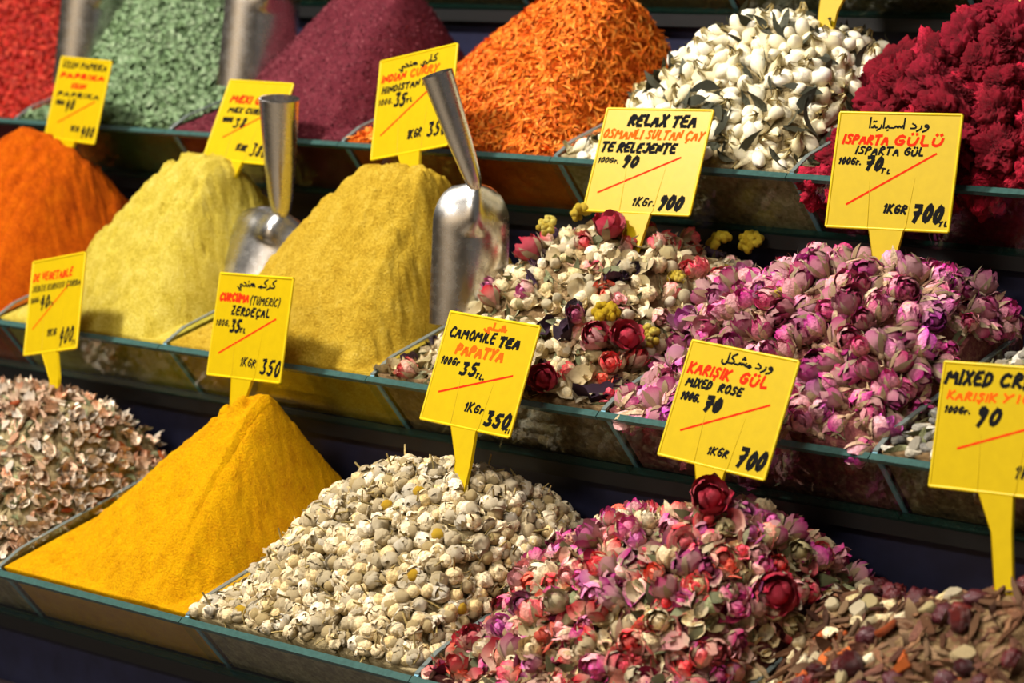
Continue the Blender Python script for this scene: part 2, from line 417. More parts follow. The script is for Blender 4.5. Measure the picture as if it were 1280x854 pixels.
# ------------------------------------------------------------------ piece shapes (unit length about 1, local z = long axis)
def ell(t, c, r, mat, g=0.5, nu=9, nv=7, jit=0, R=None):
    a = np.linspace(0, 2*np.pi, nu, endpoint=False)[:, None]; b = np.linspace(-np.pi/2, np.pi/2, nv)[None]
    k = 1+(R.normal(size=(nu, nv))*jit if jit else 0)
    P = np.stack([r[0]*np.cos(a)*np.cos(b)*k+c[0], r[1]*np.sin(a)*np.cos(b)*k+c[1], r[2]*np.sin(b)*np.ones_like(a)*k+c[2]], -1)
    P[:, 0] = P[:, 0].mean(0); P[:, -1] = P[:, -1].mean(0)
    return t.grid(P, mat, g, wrap=True)
def tube(t, path, rad, mat, n=5, g=0.3):
    path = np.asarray(path, float); rad = np.broadcast_to(rad, (len(path),)); tg = np.gradient(path, axis=0)
    tg /= np.linalg.norm(tg, axis=1, keepdims=True)+1e-9
    ref = np.array([.31, .17, .93]) if abs(tg[0] @ np.array([.31, .17, .93])) < .9 else np.array([1., 0, 0])
    u = np.cross(tg, ref); u /= np.linalg.norm(u, axis=1, keepdims=True); v = np.cross(tg, u)
    a = np.linspace(0, 2*np.pi, n, endpoint=False)
    P = path[None]+rad[None, :, None]*(np.cos(a)[:, None, None]*u[None]+np.sin(a)[:, None, None]*v[None])
    return t.grid(P, mat, g, wrap=True)
def prof(z, rmax, open_=0.0):                         # bud outline, z 0..1
    return rmax*np.clip(np.sin(np.pi*np.clip(z, 0, 1)**.82*(.97-.22*open_)), .02, None)**.75
def petal(t, az, wd, z0, z1, rmax, off, mat, open_=0., curl=0., nu=6, nv=6, R=None, g0=.0, g1=1.):
    u = np.linspace(-1, 1, nu)[:, None]; v = np.linspace(0, 1, nv)[None]
    z = z0+(z1-z0)*v*(1-.16*u*u*v)
    half = wd*(.35+.65*np.sin(np.pi*np.clip(v*.8+.12, 0, 1)))
    a = az+u*half; r = prof(z, rmax, open_)+off*(.3+v)+curl*v**3
    if R is not None: r = r+R.normal(size=(nu, nv))*.017+.02*np.sin(u*7+az*3)*v
    P = np.stack([r*np.cos(a), r*np.sin(a), z+0*u-curl*.5*v**3], -1)
    return t.grid(P, mat, g0+(g1-g0)*v**1.0+0*u)
def rosebud(seed, pm, cm, fat=.3, open_=0., np_=9):
    R = np.random.default_rng(seed); b = Tpl()
    ell(b, (0, 0, .4), (fat*.7, fat*.7, .38), pm, .75)
    for k in range(np_):
        inner = k < 3; q = k/np_
        petal(b, k*2.4+R.uniform(-.2, .2), R.uniform(.8, 1.15), .0, R.uniform(.86, 1.04)-.035*(k-3)*(k > 3), fat*(.72 if inner else 1), .012+.010*k, pm, open_*(.5 if inner else 1), R.uniform(0, .05)+open_*.14*q, R=R,
              g0=R.uniform(0, .3), g1=1.0 if inner else R.choice([1., 1., 1., .6, .35]))
    c = Tpl(); ell(c, (0, 0, -.1), (.13, .13, .16), cm, .2, 8, 6)
    for k in range(5):
        az = k*1.2566+R.uniform(-.2, .2); u = np.linspace(-1, 1, 3)[:, None]; v = np.linspace(0, 1, 6)[None]
        z = -.05+R.uniform(.6, 1.05)*v; r = prof(np.clip(z, 0.03, 1), fat)+.05+.06*v+R.uniform(-.02, .26)*v**3; a = az+u*.44*(1-v**1.4)
        c.grid(np.stack([r*np.cos(a), r*np.sin(a), z+0*u], -1), cm, .1+.6*v+0*u)
    tube(c, [(0, 0, -.2), (.02, 0, -.33), (.05, .02, -.45)], [.05, .04, .035], cm)
    return b, c
def openrose(seed, pm, cm):
    R = np.random.default_rng(seed); b = Tpl(); ell(b, (0, 0, .32), (.16, .16, .22), pm, .9, 8, 6)
    for k in range(13):
        ring = k/12; az = k*2.4+R.uniform(-.2, .2); u = np.linspace(-1, 1, 6)[:, None]; v = np.linspace(0, 1, 6)[None]
        rad = (.1+.42*ring)*(.35+.65*v**.7); a = az+u*(.95-.25*ring)*(.5+.5*v); z = .08+(.46-.26*ring)*v**.8-.1*ring*v**4+R.normal(size=(6, 6))*.015
        b.grid(np.stack([rad*np.cos(a), rad*np.sin(a), z-.07*u*u], -1), pm, .15+.85*v+0*u)
    c = Tpl(); ell(c, (0, 0, -.05), (.15, .15, .14), cm, .2, 8, 6)
    for k in range(5):
        az = k*1.2566; u = np.linspace(-1, 1, 3)[:, None]; v = np.linspace(0, 1, 5)[None]
        r = .1+.42*v; a = az+u*.4*(1-v); c.grid(np.stack([r*np.cos(a), r*np.sin(a), -.05+.1*v-.2*v**3+0*u], -1), cm, .1+.6*v+0*u)
    return b, c
def loosepetal(seed, pm, ln=1., wd=.75, cup=.3, crink=.05):
    R = np.random.default_rng(seed); u = np.linspace(-1, 1, 7)[:, None]; v = np.linspace(0, 1, 7)[None]
    hw = wd/2*np.sin(np.pi*np.clip(v*.86+.1, 0, 1))**.7
    x = u*hw; y = (v-.5)*ln; z = cup*(u*u*hw*1.6+(v-.5)**2*.9)+R.normal(size=(7, 7))*crink+R.uniform(-.25, .25)*u*v
    return Tpl().grid(np.stack([x, y+0*u, z], -1), pm, v+0*u)
def leafbit(seed, m, ln=1., wd=.3):
    R = np.random.default_rng(seed); u = np.linspace(-1, 1, 4)[:, None]; v = np.linspace(0, 1, 7)[None]
    tw = R.uniform(-1.6, 1.6)*v+R.uniform(0, 3); hw = wd/2*np.sin(np.pi*np.clip(v*.94+.03, 0, 1)); bend = R.uniform(-.7, .7)
    x = u*hw*np.cos(tw)+bend*(v-.5)**2; z = u*hw*np.sin(tw)+R.normal(size=(4, 7))*.015+R.uniform(-.3, .3)*(v-.5)**2
    return Tpl().grid(np.stack([x, (v-.5)*ln+0*u, z], -1), m, v+0*u)
def twig(seed, m, ln=1., r=.035):
    R = np.random.default_rng(seed); v = np.linspace(-.5, .5, 6)
    return tube(Tpl(), np.stack([R.uniform(-.3, .3)*v**2*2+.04*np.sin(v*9), v*ln, R.uniform(-.3, .3)*v**2*2], 1), np.linspace(r, r*.6, 6), m, 5, .4)
def jasmine(seed, pm, cm):
    R = np.random.default_rng(seed); b = Tpl(); f = R.uniform(.165, .22)
    a = np.linspace(0, 2*np.pi, 9, endpoint=False)[:, None]; v = np.linspace(0, 1, 10)[None]
    r = f*np.clip(np.sin(np.pi*np.clip((v-.3)/.7, 0, 1)), 0, 1)**.6+.055+.03*np.cos(a*5)*np.sin(np.pi*v); r = r*np.where(v > .985, .1, 1)
    bx = R.uniform(-.2, .2)*(1-v)**2
    b.grid(np.stack([r*np.cos(a)+bx, r*np.sin(a), (v-.55)+0*a], -1), pm, np.clip(v*1.3, 0, 1)+0*a, wrap=True)
    c = Tpl()
    for k in range(4):
        az = k*1.57; vv = np.linspace(0, 1, 4); tube(c, np.stack([(.06+.1*vv)*math.cos(az)+bx[0, 0], (.06+.1*vv)*math.sin(az), -.55+.25*vv], 1), [.03, .025, .02, .008], cm, 4)
    return b, c
def chamomile(seed, pm, bm, stemm):
    R = np.random.default_rng(seed); b = Tpl(); n = R.integers(6, 9); up = R.uniform(-.2, 1.3)
    for k in range(n):
        az = k*2*np.pi/n+R.uniform(-.3, .3); u = np.linspace(-1, 1, 5)[:, None]; v = np.linspace(0, 1, 6)[None]
        q = up+R.uniform(-.6, .5); hw = R.uniform(.2, .27)*np.sin(np.pi*np.clip(v*.66+.22, 0, 1)); rr = .30+R.uniform(.03, .12)*np.sin(v*2.6)-.2*max(q, 0)*v**2
        z = -.06+q*.42*v-.1*v*v+R.normal(size=(5, 6))*.03
        cc = rr-.12*u*u
        b.grid(np.stack([cc*math.cos(az)-u*hw*math.sin(az), cc*math.sin(az)+u*hw*math.cos(az), z], -1), pm, .5+.5*v+0*u)
    ell(b, (0, 0, -.1), (.31, .31, .18), pm, .4, 10, 6, .06, R)
    c = Tpl(); ell(c, (0, 0, .06), (.27, .27, R.uniform(.22, .3)), bm, .5, 14, 10, .06, R)
    d = Tpl(); e = R.uniform(-.3, .3, 2); tube(d, [(0, 0, -.15), (e[0]*.3, e[1]*.3, -.4), (e[0], e[1], -.75)], [.05, .04, .035], stemm, 5)
    return b, c, d
def cluster(seed, m, n=34):
    R = np.random.default_rng(seed); b = Tpl()
    for k in range(n):
        d = R.normal(size=3); d /= np.linalg.norm(d); d[2] = abs(d[2])*.7; r = R.uniform(.08, .125)
        ell(b, d*.34*R.uniform(.75, 1.05), (r, r, r*1.15), m, R.uniform(.2, 1), 7, 5)
    return b
def cockscomb(seed, m):
    R = np.random.default_rng(seed); b = Tpl(); nu, nv = 64, 44
    a = np.linspace(0, 2*np.pi, nu, endpoint=False)[:, None]; e = np.linspace(-np.pi/2, np.pi/2, nv)[None]
    d = np.stack([np.cos(a)*np.cos(e), np.sin(a)*np.cos(e), np.sin(e)+0*a], -1)
    L = np.zeros((nu, nv)); C = R.normal(size=(20, 3)); C /= np.linalg.norm(C, axis=1, keepdims=True)
    for c in C: L = np.maximum(L, R.uniform(.75, 1.1)*np.exp(-((d-c)**2).sum(-1)/R.uniform(.1, .3)))
    fine = R.normal(size=(nu, nv)); r = .28+.23*L+.03*fine
    r[:, 0] = r[:, 0].mean(); r[:, -1] = r[:, -1].mean()
    P = d*r[..., None]*np.array([1.05, .9, .8])
    return b.grid(P, m, np.clip(.75*L+.22*fine, 0, 1), wrap=True)  # hollows between lobes coloured darker: shade put into the colour
def chip(seed, m, ln=1., wd=.45, th=.12):
    R = np.random.default_rng(seed); a = np.linspace(0, 2*np.pi, 8, endpoint=False)[:, None]; v = np.linspace(-1, 1, 5)[None]
    k = R.uniform(.6, 1.25, size=(8, 1)); sh = np.sqrt(np.clip(1-v**6, 0, 1)); bend = R.uniform(-.25, .25)
    x = np.cos(a)*ln/2*k*(1-.1*np.abs(v)); y = np.sin(a)*wd/2*k*(1-.1*np.abs(v)); z = th/2*v+bend*x*x+R.uniform(-.5, .5)*x*y+R.normal(size=(8, 5))*.02
    t = Tpl().grid(np.stack([x, y, z], -1), m, R.uniform(.2, 1, size=(8, 5)), wrap=True)
    for e in (0, -1):                                 # caps
        ring = np.stack([x[:, e], y[:, e], z[:, e]], 1); t.grid(np.stack([ring, np.repeat(ring.mean(0)[None], 8, 0)], 1), m, .6, wrap=True)
    return t
def berry(seed, m):
    R = np.random.default_rng(seed); b = Tpl(); a = np.linspace(0, 2*np.pi, 16, endpoint=False)[:, None]; e = np.linspace(-np.pi/2, np.pi/2, 11)[None]
    r = .42+0.05*np.cos(a*R.integers(4, 8)+R.uniform(0, 6)+2*e)+.04*R.normal(size=(16, 11)); r[:, 0] = r[:, 0].mean(); r[:, -1] = r[:, -1].mean()
    return b.grid(np.stack([r*np.cos(a)*np.cos(e), r*np.sin(a)*np.cos(e)*.9, r*np.sin(e)*1.15+0*a], -1), m, .5+R.uniform(-.3, .5, size=(16, 11)), wrap=True)
def sliver(seed, m, wd=.16):
    R = np.random.default_rng(seed); u = np.linspace(-1, 1, 2)[:, None]; v = np.linspace(0, 1, 5)[None]
    tw = R.uniform(-1, 1)*v+R.uniform(0, 3); hw = wd/2*np.sin(np.pi*np.clip(v*.85+.1, 0, 1)); bn = R.uniform(-.6, .6)
    return Tpl().grid(np.stack([u*hw*np.cos(tw)+bn*(v-.5)**2, (v-.5)+0*u, u*hw*np.sin(tw)+R.uniform(-.5, .5)*(v-.5)**2], -1), m, v+0*u)
def flake(seed, m):
    R = np.random.default_rng(seed); u = np.linspace(-1, 1, 3)[:, None]; v = np.linspace(-1, 1, 3)[None]
    return Tpl().grid(np.stack([u*.5*(1-.3*v*v)+R.normal(size=(3, 3))*.08, v*.38*(1-.3*u*u)+R.normal(size=(3, 3))*.08, R.normal(size=(3, 3))*.12+.25*u*v], -1), m, R.uniform(0, 1, (3, 3)))

# ------------------------------------------------------------------ powders and flakes
def solid(h, mat, name, label, cat, extra=None):
    mb = MB().add(h.grid(mat))
    if extra:
        for tp, n, size, seed, lift in extra:
            R = np.random.default_rng(seed); x = R.uniform(h.x0+.002, h.x1-.002, n); y = R.uniform(h.ry+h.yf+.001, h.ry+h.yb-.004, n)
            p = np.stack([x, y, h.z(x, y)], 1); nm = h.normal(x, y)
            for a, t in enumerate(tp):
                q = np.arange(n) % len(tp) == a; sc = R.uniform(*size, q.sum())
                mb.add(t, frames(p[q], nm[q], R, sc, .3, sc*lift, True), R.random(q.sum()))
    return tag(link(name, mb.mesh(name)), label, cat, kind='stuff')

P_TURM = powder('turmeric_powder', [(.34, srgb(206, 134, 0)), (.52, srgb(234, 172, 0)), (.7, srgb(248, 194, 8))])
P_MUST = powder('curry_powder', [(.34, srgb(166, 126, 22)), (.52, srgb(212, 176, 54)), (.7, srgb(234, 206, 98))])
P_PALE = powder('ginger_powder', [(.34, srgb(176, 150, 34)), (.5, srgb(218, 196, 76)), (.7, srgb(240, 226, 130))])
P_PAPR = powder('paprika_powder', [(.34, srgb(156, 56, 2)), (.52, srgb(212, 94, 2)), (.7, srgb(234, 130, 14))])
P_SUMAC = powder('sumac_powder', [(.3, srgb(64, 18, 28)), (.5, srgb(108, 40, 52)), (.72, srgb(150, 74, 84))], 600, .9)
turm = Heap(1, 1, [(316, 470, .115), (346, 478, .12), (408, 536, .135)], k=2.2, p=1.0, rnd=.06, amp=(.003, .0028), seed=33, n=(190, 170),
            dents=[(258, 684, .007, .004), (252, 706, .006, .003), (240, 720, .004, .0025), (298, 508, .006, -.005), (280, 506, .005, -.006), (314, 500, .005, .004), (265, 530, .004, -.003)])
solid(turm, P_TURM, 'turmeric_heap', 'steep heap of golden turmeric powder in the bottom row', 'spice')
must = Heap(2, 2, [(470, 205, .106), (500, 200, .106), (545, 218, .112)], k=2.2, p=1.08, rnd=.13, amp=(.006, .0048), seed=5, n=(190, 170), dents=[(512, 266, .011, .007), (498, 272, .008, .004), (490, 240, .006, -.002)])
solid(must, P_MUST, 'curry_powder_heap', 'tall heap of mustard yellow curry powder behind the ZERDEÇAL tag', 'spice')
pale = Heap(2, 1, [(235, 195, .102), (268, 191, .103), (308, 210, .108)], k=2.1, p=1.05, rnd=.14, amp=(.008, .0056), seed=8, n=(190, 170), dents=[(170, 275, .01, -.004)])
solid(pale, P_PALE, 'ginger_powder_heap', 'heap of pale lemon yellow powder left of the mustard yellow one', 'spice')
papr = Heap(2, 0, [(30, 158, .108), (92, 178, .118), (118, 206, .125)], k=2.4, p=1.2, rnd=.15, amp=(.007, .0048), seed=11, n=(170, 150), dents=[(70, 205, .008, .005), (60, 178, .006, .003)])
solid(papr, P_PAPR, 'paprika_heap', 'rounded heap of bright orange paprika powder at the left edge', 'spice')
SUM_F = petalmat('sumac_grain', srgb(90, 30, 42), [srgb(110, 40, 54), srgb(84, 26, 38), srgb(150, 78, 86)], .9)
suma = Heap(3, 2, [(455, -25, .125), (525, -12, .13)], k=2.1, p=1.0, rnd=.12, amp=(.006, .0015), seed=14, n=(150, 130))
solid(suma, P_SUMAC, 'sumac_heap', 'heap of plum coloured ground sumac in the third row', 'spice', [([flake(i, SUM_F) for i in range(4)], 5000, (.0016, .003), 4, .1)])
RED_F = petalmat('red_pepper_flake', srgb(150, 20, 12), [srgb(196, 40, 22), srgb(160, 20, 14), srgb(220, 84, 56), srgb(120, 12, 10)], .5, ns=400)
redh = Heap(3, 0, [(-60, -75, .135)], k=2.1, p=1.0, rnd=.1, amp=(.006, .0), seed=15, n=(80, 70))
solid(redh, powder('red_flake_base', [(.3, srgb(90, 8, 6)), (.7, srgb(170, 30, 18))], 500), 'red_pepper_heap', 'heap of red pepper flakes in the top left corner', 'spice', [([flake(i+9, RED_F) for i in range(5)], 5200, (.004, .0068), 5, .25)])
GRN_F = petalmat('green_herb_flake', srgb(96, 122, 84), [srgb(150, 174, 136), srgb(118, 146, 104), srgb(176, 192, 160), srgb(90, 112, 72)], .8, ns=400)
grnh = Heap(3, 1, [(222, -62, .13)], k=2.1, p=1.0, rnd=.1, amp=(.006, .0), seed=16, n=(80, 70))
solid(grnh, powder('green_flake_base', [(.3, srgb(50, 70, 44)), (.7, srgb(110, 136, 96))], 500), 'green_herb_heap', 'heap of pale green crushed herb flakes beside the sumac', 'spice', [([flake(i+19, GRN_F) for i in range(5)], 5600, (.0042, .0075), 6, .3)])
SAF_F = petalmat('safflower_petal', srgb(226, 120, 20), [srgb(226, 84, 14), srgb(240, 142, 40), srgb(206, 60, 20), srgb(246, 176, 80), srgb(232, 104, 20)], .7, ns=400)
saff = Heap(3, 3, [(725, -25, .125), (815, -2, .135)], k=2.2, p=1.05, rnd=.16, amp=(.006, .0), seed=17, n=(80, 70))
solid(saff, powder('safflower_base', [(.3, srgb(150, 50, 8)), (.7, srgb(220, 100, 16))], 400), 'safflower_heap', 'heap of shredded orange safflower petals behind the row of tags', 'spice', [([sliver(i, SAF_F, .2) for i in range(8)], 9000, (.007, .013), 7, .18)])
P_DK = powder('dark_leaf_base', [(.3, srgb(40, 36, 18)), (.7, srgb(96, 84, 48))], 300)
for i, (nm, lb) in enumerate([('far left', 0), ('second from left', 0), ('behind the sumac', 0), ('behind the safflower', 0), ('behind the jasmine buds', 0), ('behind the crimson heads', 0)]):
    hh = Heap(4, i, [], n=(30, 30)); c = (ROWS[4][i]+ROWS[4][i+1])/2
    hh.pk = [np.array([c, hh.ry+.12, hh.rz+.08])]; hh.amp = (.01, .006)
    solid(hh, P_DK, 'tea_leaf_heap', 'dark olive leaf mix behind the glass of the topmost row, %s' % nm, 'tea')
HEAPS = {}
# ------------------------------------------------------------------ flowers: materials
M_BUD = petalmat('pink_rosebud_petal', srgb(230, 188, 178), [srgb(200, 24, 140), srgb(220, 70, 150), srgb(160, 10, 88), srgb(228, 130, 176), srgb(192, 44, 172), srgb(206, 44, 116)], .5)
M_CAL = petalmat('rosebud_calyx', srgb(170, 132, 104), [srgb(220, 202, 166), srgb(186, 172, 124), srgb(232, 220, 192), srgb(190, 150, 128)], .8)
M_ROSE = petalmat('rose_petal', srgb(238, 200, 176), [srgb(222, 14, 46), srgb(196, 40, 130), srgb(240, 96, 112), srgb(186, 6, 30), srgb(236, 160, 166), srgb(192, 66, 150), srgb(234, 84, 60), srgb(226, 52, 90)], .55, const=True)
M_DKROSE = petalmat('dark_rose_petal', srgb(130, 30, 70), [srgb(120, 16, 50), srgb(96, 24, 70), srgb(150, 20, 50)], .55)
M_CREAM = petalmat('cream_petal', srgb(206, 182, 130), [srgb(232, 216, 184), srgb(220, 196, 150), srgb(238, 226, 200), srgb(206, 190, 140)], .7)
M_BEIGE = petalmat('beige_calyx', srgb(170, 140, 96), [srgb(206, 184, 134), srgb(186, 160, 116), srgb(214, 200, 160)], .8)
M_SAGE = petalmat('sage_leaf', srgb(120, 124, 88), [srgb(176, 180, 140), srgb(140, 146, 106), srgb(196, 190, 156), srgb(110, 112, 76)], .85)
M_JAS = petalmat('jasmine_petal', srgb(196, 182, 132), [srgb(240, 234, 212), srgb(230, 222, 190), srgb(246, 242, 228), srgb(224, 212, 176)], .5, bs=.25)
M_DKLEAF = petalmat('dark_tea_leaf', srgb(60, 60, 46), [srgb(84, 88, 72), srgb(60, 62, 50), srgb(110, 112, 96), srgb(72, 68, 46)], .6)
M_YEL = petalmat('yellow_immortelle', srgb(196, 160, 20), [srgb(232, 206, 60), srgb(238, 224, 120), srgb(226, 190, 30)], .7)
M_PURP = petalmat('dark_mallow_petal', srgb(60, 40, 60), [srgb(62, 42, 66), srgb(84, 52, 74), srgb(48, 34, 44)], .6)
M_CHP = petalmat('chamomile_petal', srgb(200, 176, 126), [srgb(234, 220, 190), srgb(222, 204, 166), srgb(240, 230, 208)], .75)
M_CHB = petalmat('chamomile_centre', srgb(196, 166, 104), [srgb(222, 206, 166), srgb(208, 186, 138), srgb(230, 218, 186), srgb(212, 192, 146)], .85)
M_CHS = petalmat('chamomile_stem', srgb(160, 138, 84), [srgb(190, 170, 116), srgb(168, 152, 96)], .85)
M_CRIM = petalmat('crimson_cockscomb', srgb(104, 4, 22), [srgb(196, 16, 52), srgb(176, 10, 44), srgb(206, 30, 66), srgb(188, 20, 50)], .75, ns=700, bs=.9)
M_BARK = petalmat('brown_bark', srgb(96, 62, 42), [srgb(138, 94, 64), srgb(94, 58, 40), srgb(164, 122, 86), srgb(72, 44, 34), srgb(190, 158, 118), srgb(112, 70, 60)], .75)
M_BERRY = petalmat('dark_red_berry', srgb(70, 20, 22), [srgb(98, 28, 32), srgb(70, 22, 30), srgb(122, 40, 34), srgb(82, 34, 46)], .3, spec=.5)
M_ORNG = petalmat('orange_peel', srgb(160, 74, 24), [srgb(196, 100, 40), srgb(176, 80, 40)], .5)
M_CHIPS = petalmat('herb_chip', srgb(224, 196, 166), [srgb(240, 218, 194), srgb(226, 184, 156), srgb(246, 236, 220), srgb(214, 164, 128), srgb(240, 218, 190), srgb(222, 150, 112), srgb(250, 240, 226)], .8, const=True)
M_GREY = petalmat('grey_herb_chip', srgb(170, 164, 150), [srgb(226, 220, 206), srgb(110, 110, 108), srgb(206, 186, 150), srgb(70, 70, 76), srgb(190, 180, 160)], .75, const=True)
B_MIX = powder('mixed_debris', [(.3, srgb(60, 44, 30)), (.5, srgb(120, 96, 66)), (.72, srgb(176, 150, 112))], 220, .9)
B_ROSE = powder('rose_debris', [(.3, srgb(60, 26, 34)), (.5, srgb(120, 66, 66)), (.72, srgb(170, 130, 100))], 220, .9)
B_WHITE = powder('pale_debris', [(.3, srgb(80, 70, 48)), (.5, srgb(150, 134, 98)), (.72, srgb(200, 184, 146))], 220, .9)
B_CRIM = powder('crimson_debris', [(.3, srgb(50, 2, 10)), (.7, srgb(140, 10, 36))], 300, .9)

def pair(fn, n, seed, *a, cn='calyx', **k):
    vs, cs = [], []
    for i in range(n):
        b, c = fn(seed+i, *a, **k); vs.append(b); cs.append([(cn, c)])
    return vs, cs

# ------------------------------------------------------------------ pink rosebuds (second row, right)
v, c = pair(rosebud, 6, 100, M_BUD, M_CAL, fat=.34)
v2, c2 = pair(rosebud, 3, 120, M_BUD, M_CAL, fat=.42, open_=.8)
G = 'dried pink rosebuds in the heap under the ISPARTA tag'
bud_k = Kind('rosebud', v, 'dried closed pink rosebud with pale calyx in the rosebud heap under the ISPARTA tag', 'rosebud', G, 7, (.0155, .0205), .1, .12, children=c)
bud_o = Kind('rosebud', v2, 'half open magenta rosebud in the rosebud heap under the ISPARTA tag', 'rosebud', 'half open rosebuds under the ISPARTA tag', 1, (.016, .02), .5, .12, children=c2)
lf = Kind('dried_leaf', [leafbit(i, M_SAGE, 1, .22) for i in range(5)], 'narrow sage coloured leaf scrap among the pink rosebuds', 'leaf', 'leaf scraps among the pink rosebuds', 1.4, (.012, .02), .2, .2)
buds = Heap(2, 4, [(1040, 336, .118), (1110, 334, .12), (1210, 358, .13)], k=2.5, p=1.15, rnd=.15, amp=(.008, 0), seed=21, hb=(.04, .03)); HEAPS['buds'] = buds
scatter(buds, B_ROSE, [bud_k, bud_o, lf], .0118, 31, 'rosebud_heap', 'bottom layer of the pink rosebud heap under the ISPARTA tag', 'rosebuds', cap=300)

# ------------------------------------------------------------------ relax tea flowers (second row, middle)
TAG = 'in the relax tea heap'
jv, jc = pair(jasmine, 4, 200, M_CREAM, M_BEIGE, cn='calyx')
rv, rc = pair(rosebud, 4, 210, M_ROSE, M_CAL, fat=.36, open_=.3)
ov, oc = pair(openrose, 3, 220, M_ROSE, M_CAL)
K = [Kind('flower_bud', jv, 'dried cream flower bud '+TAG, 'flower bud', 'cream buds '+TAG, 7, (.013, .02), .3, .15, children=jc),
     Kind('dried_blossom', [loosepetal(230+i, M_CREAM, 1, .8, .5, .07) for i in range(5)], 'crumpled cream petal '+TAG, 'petal', 'cream petals '+TAG, 5, (.012, .02), .3, .1, True),
     Kind('dried_leaf', [leafbit(240+i, M_SAGE, 1, .3) for i in range(5)], 'pale sage leaf curl '+TAG, 'leaf', 'leaf curls '+TAG, 4.5, (.012, .022), .3, .15),
     Kind('rosebud', rv, 'small pink or red rosebud '+TAG, 'rosebud', 'rosebuds '+TAG, 1.3, (.014, .02), .4, .15, children=rc),
     Kind('rose_flower', ov, 'open pink or red rose head '+TAG, 'rose', 'open roses '+TAG, .5, (.018, .023), .9, .1, children=oc),
     Kind('mallow_petal', [loosepetal(250+i, M_PURP, 1, .5, .7, .1) for i in range(4)], 'dark purple crumpled petal '+TAG, 'petal', 'dark petals '+TAG, .9, (.018, .028), .4, .15, True),
     Kind('berry', [berry(260+i, M_CREAM) for i in range(3)], 'round cream seed pod '+TAG, 'seed pod', 'round pods '+TAG, 1.6, (.011, .016), .4, .3)]
relax = Heap(2, 3, [(745, 286, .118), (830, 304, .122), (925, 330, .14)], k=2.4, p=1.12, rnd=.15, amp=(.008, 0), seed=22, hb=(0, .04)); HEAPS['relax'] = relax
scatter(relax, B_MIX, K, .0100, 41, 'relax_tea_heap', 'bottom layer of the mixed relax tea flowers heap', 'flower tea', cap=700)
YC = Kind('immortelle_cluster', [cluster(i, M_YEL) for i in range(4)], '', 'flower', None, 1, (.02, .03), 1, .1)
R9 = np.random.default_rng(5)
def single(kind, h, px, py, size, label, lift=.2, up=1.6):
    p = h.at(px, py); n = h.normal(np.array([p[0]]), np.array([p[1]])); n = n+np.array([[0, -.4, .2]]); n /= np.linalg.norm(n)
    m = frames(p[None], n, R9, np.array([size]), up, np.array([size*lift]))
    return place(kind, m[0], R9, label, False)
for px, py, sz, lb in [(808, 426, .025, 'bright yellow flower cluster right of centre in the relax tea heap'), (760, 396, .026, 'pale yellow flower cluster in the middle of the relax tea heap'),
                       (688, 288, .02, 'small yellow flower cluster at the upper left of the relax tea heap'), (730, 274, .022, 'lemon yellow flower cluster left of the RELAX TEA tag stalk'),
                       (900, 312, .026, 'olive yellow flower cluster at the dim upper right of the relax tea heap'), (938, 310, .024, 'yellow flower cluster in shade at the right edge of the relax tea heap'),
                       (845, 352, .018, 'small yellow flower cluster beside the pink rosebuds'), (905, 350, .02, 'pale yellow flower cluster on the boundary to the pink rosebuds')]:
    single(YC, relax, px, py, sz, lb)
single(YC, buds, 981, 376, .018, 'lone yellow flower cluster among the pink rosebuds')
M_HOT = petalmat('hot_pink_petal', srgb(224, 110, 120), [srgb(214, 40, 76), srgb(206, 30, 66)], .5)
hv, hc = pair(rosebud, 2, 300, M_HOT, M_CAL, fat=.42, open_=.4)
HOT = Kind('rosebud', hv, '', 'rosebud', None, 1, (.02, .03), 1, .1, children=hc)
for px, py, sz, lb in [(763, 304, .022, 'bright pink rosebud near the top of the relax tea heap'), (678, 326, .02, 'red rosebud at the upper left slope of the relax tea heap'),
                       (785, 430, .021, 'red rose beside the bright yellow cluster in the relax tea heap'), (748, 420, .018, 'flat crimson rose left of the red one in the relax tea heap'),
                       (690, 478, .02, 'pink flower head low in the relax tea heap above the glass pane')]:
    single(HOT, relax, px, py, sz, lb)

